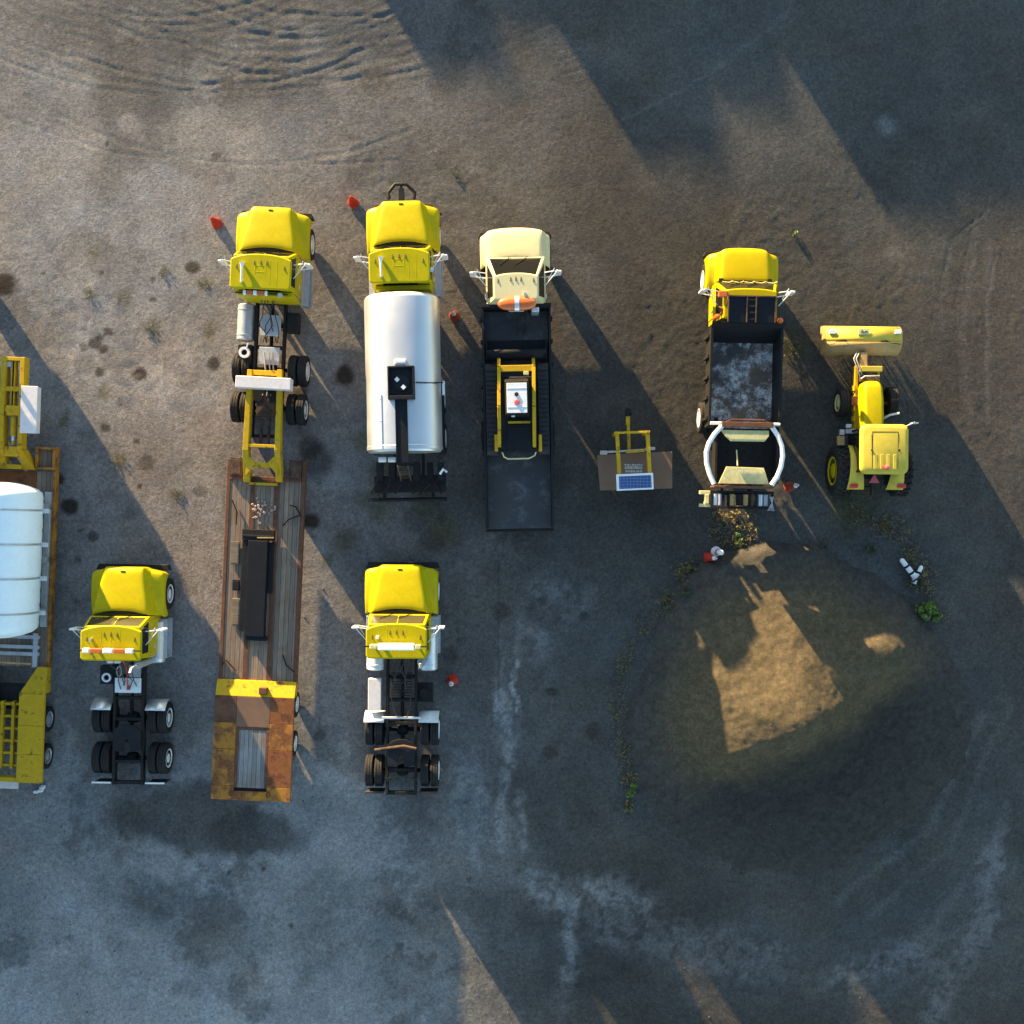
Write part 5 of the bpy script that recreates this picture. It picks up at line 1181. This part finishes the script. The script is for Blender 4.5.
Z = Z + rut(arc(250,-262,424,60,122), 2.4, .006)*sstep(fbm(GX,GY,.35,399),.40,.55)
for k in range(30):
    r = rk.choice((300,360,430,250,200,520))*rk.uniform(.9,1.1); cx_ = rk.uniform(120,390); bot = rk.choice((12,28,40,52,64,76,88,100))+rk.uniform(-6,6)
    Z = Z + rut(arc(cx_,bot-r,r,rk.uniform(40,60),rk.uniform(110,140)), rk.uniform(2.0,2.8), rk.uniform(.003,.008))*sstep(fbm(GX,GY,.35,300+k),.38,.58)
for pts in (((10,120),(110,152),(240,165),(400,160)),((0,30),(60,55),(120,70)),((560,60),(700,20),(800,-10)),((560,75),(700,38),(820,0)),((930,330),(950,240),(1010,190)),((960,420),(955,300),(975,210)),((985,430),(985,300),(1000,220)),((840,900),(930,830),(985,700)),((860,915),(955,840),(1010,700)),((340,950),(375,938)),((338,960),(376,950)),((420,1000),(470,985)),((425,1008),(475,995)),((160,60),(175,90),(200,105))):
    Z = Z + rut(pts, 1.6, .007)
Z = (Z - Z.mean())*far - .02
co_ = np.stack([GX,GY,Z],-1).reshape(-1,3)
idx = np.arange(n*n).reshape(n,n)
q = np.stack([idx[:-1,:-1],idx[:-1,1:],idx[1:,1:],idx[1:,:-1]],-1).reshape(-1,4)
def npmesh(name, co, quads, cols=None):
    me = bpy.data.meshes.new(name); me.vertices.add(len(co)); me.vertices.foreach_set('co', co.ravel())
    me.loops.add(quads.size); me.loops.foreach_set('vertex_index', quads.ravel())
    me.polygons.add(len(quads)); me.polygons.foreach_set('loop_start', np.arange(0,quads.size,4))
    me.polygons.foreach_set('use_smooth', np.ones(len(quads),bool)); me.update(calc_edges=True)
    if cols is not None:
        at = me.attributes.new('soil', 'FLOAT_COLOR', 'POINT'); at.data.foreach_set('color', np.concatenate([cols,np.ones((len(cols),1))],1).ravel())
    o = bpy.data.objects.new(name, me); C.objects.link(o); return o
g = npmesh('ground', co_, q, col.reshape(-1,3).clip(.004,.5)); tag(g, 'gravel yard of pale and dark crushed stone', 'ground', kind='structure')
def soilmat(name, speck=1.0, bs=.8):
    m, nt, b = newmat(name); at = nt.nodes.new('ShaderNodeAttribute'); at.attribute_name = 'soil'
    co = objco(nt)
    a = noise(nt, co, 8, 9, .74); c2 = noise(nt, co, 21, 6, .8)
    vo = nt.nodes.new('ShaderNodeTexVoronoi'); vo.inputs['Scale'].default_value = 16; nt.links.new(co, vo.inputs['Vector'])
    c = mix(nt, 1.0, at.outputs['Color'], ramp(nt, a, .32, .68, (.66,.66,.66,1), (1.32,1.32,1.32,1)), 'MULTIPLY')
    c = mix(nt, speck, c, ramp(nt, c2, .3, .7, (.55,.55,.56,1), (1.5,1.49,1.47,1)), 'MULTIPLY')
    st = ramp(nt, vo.outputs['Distance'], .10, .16, (1,1,1,1), (0,0,0,1))
    sv = math_(nt, 'MULTIPLY', st, ramp(nt, noise(nt, co, 3.5, 3), .55, .62)); c = mix(nt, math_(nt,'MULTIPLY',sv,.35), c, mix(nt, 1, c, (2.3,2.2,2.1), 'MULTIPLY'))
    nt.links.new(c, b.inputs['Base Color']); b.inputs['Roughness'].default_value = .95; b.inputs['Specular IOR Level'].default_value = .15
    h = math_(nt, 'ADD', math_(nt, 'MULTIPLY', a, .7), math_(nt, 'MULTIPLY', c2, .45)); bump(nt, b, h, bs, .055); return m
g.data.materials.append(soilmat('gravel_yard'))

# ------------------------------------------------------------------ pile of sand
cx, cy = (793-512)/S, (512-712)/S
px_ = np.arange(-6.4,6.41,.06); MX, MY = np.meshgrid(px_+cx, px_+cy); mpx = 512+S*MX; mpy = 512-S*MY
dx = (mpx-774)/172; dy = (mpy-684)/172   # measured from the summit
ang_ = np.arctan2(dy,dx)
edge = 1+.045*np.sin(3*ang_+1)+.03*np.sin(5*ang_+.4)+(fbm(MX,MY,.8,140)-.5)*.16
rr0 = np.sqrt(dx*dx+dy*dy)+1e-6; ox, oy = (774-793)/172, (684-712)/172
bq = (ox*dx+oy*dy)/rr0; Rd = -bq+np.sqrt(bq*bq-(ox*ox+oy*oy)+1)
d = rr0/(Rd*edge)
skirt = np.clip(1-d,0,1)
nx, ny_ = -.416, -.907; qx, qy = mpx-788, mpy-712
qx = qx+(fbm(MX,MY,.6,160)-.5)*14; qy = qy+(fbm(MX,MY,.6,161)-.5)*14
u_ = qx*nx+qy*ny_; v_ = -qx*ny_+qy*nx
ku = np.where(u_ > 0, .0104, .0118); kv = np.where(qx*(-ny_)+qy*nx < 0, .0112, .0142)
rp = np.sqrt((u_*ku)**2+(v_*kv)**2+.01)-.1
south = np.clip((mpx-790)*.44+(mpy-714)*.9+(fbm(MX,MY,.8,165)-.5)*14,0,None)
west = np.clip(703+(mpy-655)*.36-mpx+(fbm(MX,MY,.8,166)-.5)*10,0,None)
pk = np.clip(2.1-rp-.017*south-.013*west,0,3); base = .62*(1-np.clip(d,0,1)**1.7)
sh = 1.05*np.exp(-(((mpx-874)/46)**2+((mpy-648)/40)**2))
MZ = (pk**4+base**4+(base*.6+sh)**4)**.25*sstep(skirt,0,.10)
MZ = MZ + sstep(skirt,0,.1)*((fbm(MX,MY,1.1,150)-.5)*.07+(fbm(MX*.8+MY*.6,MY*.8-MX*.6,4.5,170,4,.65)-.5)*.06) - .06*(1-sstep(skirt,0,.04)) - .04
sc = np.array([.078,.060,.035])*(.85+.3*fbm(MX,MY,1.3,180))[...,None]
sth = sstep((mpx-790)*.46+(mpy-716)*.888+(fbm(MX,MY,.6,210)-.5)*40,4,44)[...,None]; sc = sc*(1-sth*.85)+np.array([.024,.0235,.0225])*sth*.85  # shade on the south side of the crest also put into the colour
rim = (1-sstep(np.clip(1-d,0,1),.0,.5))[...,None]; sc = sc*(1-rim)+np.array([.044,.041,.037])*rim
sc = sc*(.7+.6*fbm(MX,MY,6,200,3))[...,None]
m_ = len(px_); idx = np.arange(m_*m_).reshape(m_,m_); q = np.stack([idx[:-1,:-1],idx[:-1,1:],idx[1:,1:],idx[1:,:-1]],-1).reshape(-1,4)
keep = (d.reshape(-1)[q] < 1.03).any(1); q = q[keep]
used = np.unique(q); remap = -np.ones(m_*m_,int); remap[used] = np.arange(len(used))
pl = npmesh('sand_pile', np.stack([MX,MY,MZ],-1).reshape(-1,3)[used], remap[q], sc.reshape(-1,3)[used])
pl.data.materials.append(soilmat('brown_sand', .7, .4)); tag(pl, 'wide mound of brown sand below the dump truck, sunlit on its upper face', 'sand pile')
def pile_z(px, py):
    x, y = (px-512)/S-cx, (512-py)/S-cy; i = int(round((x+6.4)/.06)); j = int(round((y+6.4)/.06))
    return float(max(0, MZ[j,i])) if 0 <= i < m_ and 0 <= j < m_ else 0.0

# ------------------------------------------------------------------ plants
def tuft(mb, p, r, h, n, rr, leaf=.07, spread=1.0):
    for k in range(n):
        a = rr.uniform(0,2*math.pi); q = r*math.sqrt(rr.random()); z = h*(rr.random()**.8)*(1-.55*(q/r)**2)
        c = Vector((p[0]+q*math.cos(a)*spread, p[1]+q*math.sin(a), p[2]+z)); u = Vector((rr.gauss(0,1),rr.gauss(0,1),rr.gauss(.2,.5))).normalized()
        v = u.cross(Vector((rr.gauss(0,1),rr.gauss(0,1),rr.gauss(0,1)))).normalized(); L = leaf*rr.uniform(.6,1.4); w = L*rr.uniform(.25,.45)
        mb.add([c-u*L*.5, c+v*w*.5, c+u*L*.5, c-v*w*.5], [(0,1,2,3)])
def stems(mb, p, r, h, n, rr):
    for k in range(n):
        a = rr.uniform(0,2*math.pi); q = r*rr.random(); e = (p[0]+q*math.cos(a), p[1]+q*math.sin(a), p[2]+h*rr.uniform(.5,1)); b0 = (p[0]+q*.3*math.cos(a), p[1]+q*.3*math.sin(a), p[2])
        mb.tube([b0,e],[.008,.003],4)
def plant(px, py, r, h, n, leafm, lab, name='weed', cat='weed', leaf=.08, seed=1, group=None, st=12):
    p = W(px,py,0); z = pile_z(px,py); o = bpy.data.objects.new(name, None); C.objects.link(o); o.location = (p.x,p.y,z); tag(o, lab, cat, group); rr = random.Random(seed)
    f = MB(); 
    for k in range(max(3,int(r*34))):
        a = rr.uniform(0,6.28); q = r*.9*math.sqrt(rr.random()); tuft(f, (q*math.cos(a),q*math.sin(a),0), r*rr.uniform(.15,.36), h*rr.uniform(.5,1), n//max(3,int(r*34)), rr, leaf)
    f.build('foliage', M[leafm], o, recalc=False); s = MB(); stems(s,(0,0,0),r*.8,h*.85,st,rr); s.build('stem', M['stem'], o)
    return o
plant(927,612,.45,.55,1500,'leaf','bright green leafy bush at the right edge of the sand pile','bush','bush',.10,2,st=20)
plant(735,526,.85,.24,560,'leaf_dry','golden dry weeds in a sunlit patch right below the dump truck tail',leaf=.11,seed=3)
plant(737,540,.25,.3,200,'leaf','small green tuft inside the golden weeds below the dump truck','weed','weed',.07,31)
plant(682,591,.30,.35,220,'leaf_dull','dark green weed at the upper left edge of the sand pile',leaf=.08,seed=4)
plant(632,790,.26,.30,240,'leaf','green weed with dry stalks at the lower left edge of the sand pile',leaf=.09,seed=5)
plant(628,805,.22,.22,150,'leaf_dry','dry pale stalks just below the green weed at the lower left pile edge',leaf=.10,seed=6)
plant(688,572,.35,.28,160,'leaf_dry','dry stalks above the dark weed at the upper left edge of the pile',leaf=.10,seed=7)
plant(665,598,.30,.25,120,'leaf_dry','dry stalks left of the dark weed at the upper left edge of the pile',leaf=.09,seed=8)
plant(870,550,.28,.25,170,'leaf_dull','dark low weed on the upper pile edge, left of the fallen tubes',leaf=.08,seed=9)
plant(920,580,.42,.30,190,'leaf_dry','brownish stalks around the fallen black and white tubes',leaf=.10,seed=10)
plant(898,530,.5,.25,190,'leaf_dry','brown weed strip between the tractor and the fallen tubes',leaf=.08,seed=11)
plant(790,345,.42,.22,220,'leaf_dull','dark green weeds beside the box of the dump truck, near its front',leaf=.07,seed=12)
plant(843,490,.5,.15,260,'leaf_dull','green weeds under the left rear wheel of the tractor',leaf=.07,seed=13)
plant(838,440,.22,.15,120,'leaf_dull','small dark green clump left of the tractor cab',leaf=.06,seed=14)
plant(822,545,.25,.15,110,'leaf_dull','small dark green clump on the upper edge of the sand pile',leaf=.06,seed=15)
plant(796,236,.14,.12,60,'leaf','tiny bright green weed on open gravel above the dump truck cab',leaf=.08,seed=16)
plant(622,676,.1,.1,40,'leaf','tiny green weed at the left edge of the sand pile',leaf=.06,seed=17)
rr = random.Random(21); f = MB()
for k in range(230):                                    # straggling border of the pile
    t = (.15+.2*rr.random()) if rr.random() < .55 else rr.random()
    if rr.random() < .6: pts = ((690,560),(672,600),(645,628),(626,645),(618,700),(619,740),(627,770),(630,815))
    else: pts = ((850,515),(880,520),(905,545),(925,575),(940,620))
    i = rr.randrange(len(pts)-1); px = pts[i][0]+(pts[i+1][0]-pts[i][0])*t+rr.gauss(0,4.5); py = pts[i][1]+(pts[i+1][1]-pts[i][1])*t+rr.gauss(0,4.5)
    p = W(px,py,0); tuft(f,(p.x,p.y,pile_z(px,py)),rr.uniform(.06,.2),rr.uniform(.05,.16),rr.randrange(6,16),rr,.08)
tag(f.build('weeds', M['leaf_dry'], recalc=False), 'straggling dry weeds along the border of the sand pile', 'weeds', kind='stuff')
f = MB()
for x,y,r in ((150,329,9),(165,272,7),(90,295,6),(65,420,6),(120,460,8),(176,497,7),(205,285,7),(455,172,5),(430,500,16),(445,530,14),(380,470,10),(375,503,16),(640,520,10),(700,870,6),(655,865,5),(740,875,6),(520,870,8),(430,700,6),(850,535,12),(875,508,10),(320,480,8),(345,540,12)):
    for k in range(int(r*1.6)):
        px, py = x+rr.gauss(0,r*.5), y+rr.gauss(0,r*.5); p = W(px,py,0); tuft(f,(p.x,p.y,-.01),.07,.05,rr.randrange(4,9),rr,.05)
tag(f.build('ground_weeds', M['leaf_dull'], recalc=False), 'sparse low green weeds scattered over the gravel', 'weeds', kind='stuff')
# loose stones
def stones(name, n_, region, seed, mat_, lab, smin=.012, smax=.05):
    r = np.random.default_rng(seed); mb = MB(); rr = random.Random(seed)
    for k in range(n_):
        px, py = rr.uniform(region[0],region[2]), rr.uniform(region[1],region[3]); p = W(px,py,0); s = smin+(smax-smin)*rr.random()**4
        z = pile_z(px,py)-.02
        o_ = [(1,0,0),(.3,.9,0),(-.8,.6,0),(-.8,-.6,0),(.3,-.9,0)]; a = rr.uniform(0,6.28); ca, sa = math.cos(a), math.sin(a)
        vs = [(p.x+s*(x*ca-y*sa)*rr.uniform(.7,1.2), p.y+s*(x*sa+y*ca)*rr.uniform(.7,1.2), z) for x,y,_ in o_]+[(p.x+s*.5*(x*ca-y*sa), p.y+s*.5*(x*sa+y*ca), z+.02+s*.35*rr.uniform(.7,1.1)) for x,y,_ in o_]
        mb.add(vs, [tuple(range(5,10))]+[(i,(i+1)%5,5+(i+1)%5,5+i) for i in range(5)])
    return tag(mb.build(name, mat_, ang=15, recalc=False), lab, 'stones', kind='stuff')
M['stone'] = leafmat('grey_stones', (.10,.088,.075), (.045,.038,.032)); M['stone_pale'] = leafmat('pale_stones', (.22,.195,.17), (.12,.105,.09))
0 and stones('loose_stones', 700, (440,60,1020,560), 61, M['stone'], 'loose grey stones over the dark gravel')
0 and stones('pale_stones', 600, (0,0,430,700), 62, M['stone_pale'], 'loose pale stones over the light gravel', .010, .04)
stones('scattered_stones', 1200, (0,560,1020,1020), 63, M['stone'], 'loose stones over the shaded lower yard', .010, .04)

# ------------------------------------------------------------------ unseen stand-ins added beyond the frame to throw the long shadows
def container(px0, px1, pys, length, col_, lab, h=2.6):  # stand-in box out of view, added as a shadow caster
    w_ = (px1-px0)/S; p = W((px0+px1)/2, pys, 0)
    o = bpy.data.objects.new('shadow_container', None); C.objects.link(o); o.location = (p.x,p.y,0); tag(o, lab, 'shadow caster', 'added shadow casters beyond the frame')
    m_ = paint('shadow_container_paint', col_, .6, dirt_amt=.35, rust=(.15,.06,.03), rust_amt=.12)
    mb = MB(); hw_ = w_/2
    for s in (-1,1):
        prof = []; y = .1; k = 0
        while y < length-.1: prof += [(s*(hw_-.01-(0 if k%2 else .035)), y), (s*(hw_-.01-(0 if k%2 else .035)), min(y+.10,length-.1))]; y += .14; k += 1
        mb.grid([[(x,y,.16) for x,y in prof],[(x,y,h-.1) for x,y in prof]])
    mb.box(-hw_+.05,hw_-.05,.08,length-.08,.05,.16).box(-hw_+.05,hw_-.05,.08,length-.08,h-.1,h-.02)
    mb.box(-hw_+.06,hw_-.06,.04,.075,.16,h-.1).box(-hw_+.06,hw_-.06,length-.07,length-.03,.16,h-.1)
    mb.build('body', m_, o)
    fr = MB()
    for x in (-hw_,hw_-.12):
        for y in (0,length-.12): fr.box(x,x+.12,y,y+.12,0,h)
        for z in (.02,h-.12): fr.box(x,x+.12,.12,length-.12,z,z+.12)
    for y in (0,length-.12):
        for z in (.02,h-.12): fr.box(-hw_+.12,hw_-.12,y,y+.12,z,z+.12)
    fr.build('frame', m_, o)
    for s in (-1,1):
        d_ = MB().box(*sorted((s*.01,s*(hw_-.13))),-.02,.038,.17,h-.13).build('door', m_, o, bevel=.01)
        MB().cyl((s*.3,-.05,.2),(s*.3,-.05,h-.16),.02,n=8).cyl((s*.8,-.05,.2),(s*.8,-.05,h-.16),.02,n=8).build('lock_rod', M['dull_alu'], d_)
hc = 2.65; sx, sy = hc/math.tan(R(SUN_EL))*S*.537, hc/math.tan(R(SUN_EL))*S*.843
for bx0,bx1,by,cc,lab in ((432,506,75,(.25,.08,.05),'unseen rust red container added to cast shade, first from the left'),(514,588,34,(.3,.3,.28),'unseen pale grey container added to cast shade, right of the first rust red one'),(645,722,165,(.06,.12,.2),'unseen blue container added to cast shade, longest shadow of the left pair'),(732,790,112,(.2,.2,.2),'unseen grey container added to cast shade, set back between its neighbours'),(800,875,80,(.25,.08,.05),'unseen rust red container added to cast shade, behind the green one'),(890,962,220,(.08,.16,.1),'unseen green container added to cast shade, standing furthest forward'),(966,1040,205,(.5,.5,.5),'unseen white container added to cast shade, right of the green one')):
    container(bx0-sx, bx1-sx, by-sy, 12.0, cc, lab, hc)
container(-112, -32, 905, 12.4, (.5,.5,.5), 'unseen white container added to cast shade, outside the left edge', 2.7)
off = copy_tree(t2.o); p = W(-60, 238, 0); off.location = (p.x,p.y,0); off.rotation_euler = (0,0,R(-1.5)); tag(off, 'unseen copy of the yellow tanker added outside the left edge to cast shade', 'tanker truck', GROUP_TR)  # tanker copied out of view so its shade falls across the left yard

# ------------------------------------------------------------------ light, sky, camera
sc_ = bpy.context.scene
w_ = bpy.data.worlds.new('World'); sc_.world = w_; w_.use_nodes = True; nt = w_.node_tree
sk = nt.nodes.new('ShaderNodeTexSky'); sk.sky_type = 'NISHITA'; sk.sun_disc = False; sk.sun_elevation = R(SUN_EL)
az = math.atan2(SUN_DIR[0], SUN_DIR[1]); sk.sun_rotation = az; sk.air_density = 1.0; sk.dust_density = .4; sk.ozone_density = 1.45; sk.altitude = 100
nt.links.new(sk.outputs[0], nt.nodes['Background'].inputs[0]); nt.nodes['Background'].inputs[1].default_value = SKY
ld = bpy.data.lights.new('sun', 'SUN'); ld.energy = SUN_E; ld.angle = R(.5); ld.color = SUN_C
so_ = bpy.data.objects.new('sun', ld); C.objects.link(so_); so_.location = (-20,30,30)
dirv = Vector((SUN_DIR[0]*math.cos(R(SUN_EL)), SUN_DIR[1]*math.cos(R(SUN_EL)), math.sin(R(SUN_EL))))
so_.rotation_euler = dirv.to_track_quat('Z','Y').to_euler()
cd = bpy.data.cameras.new('camera'); cam = bpy.data.objects.new('camera', cd); C.objects.link(cam); cam.location = (0,0,H); cam.rotation_euler = (0,0,0)
cd.sensor_width = 36; cd.lens = 36*S*H/1024; cd.clip_end = 2000; sc_.camera = cam
sc_.view_settings.view_transform = 'Standard'; sc_.view_settings.look = 'None'; sc_.view_settings.exposure = EXPO; sc_.view_settings.gamma = 1
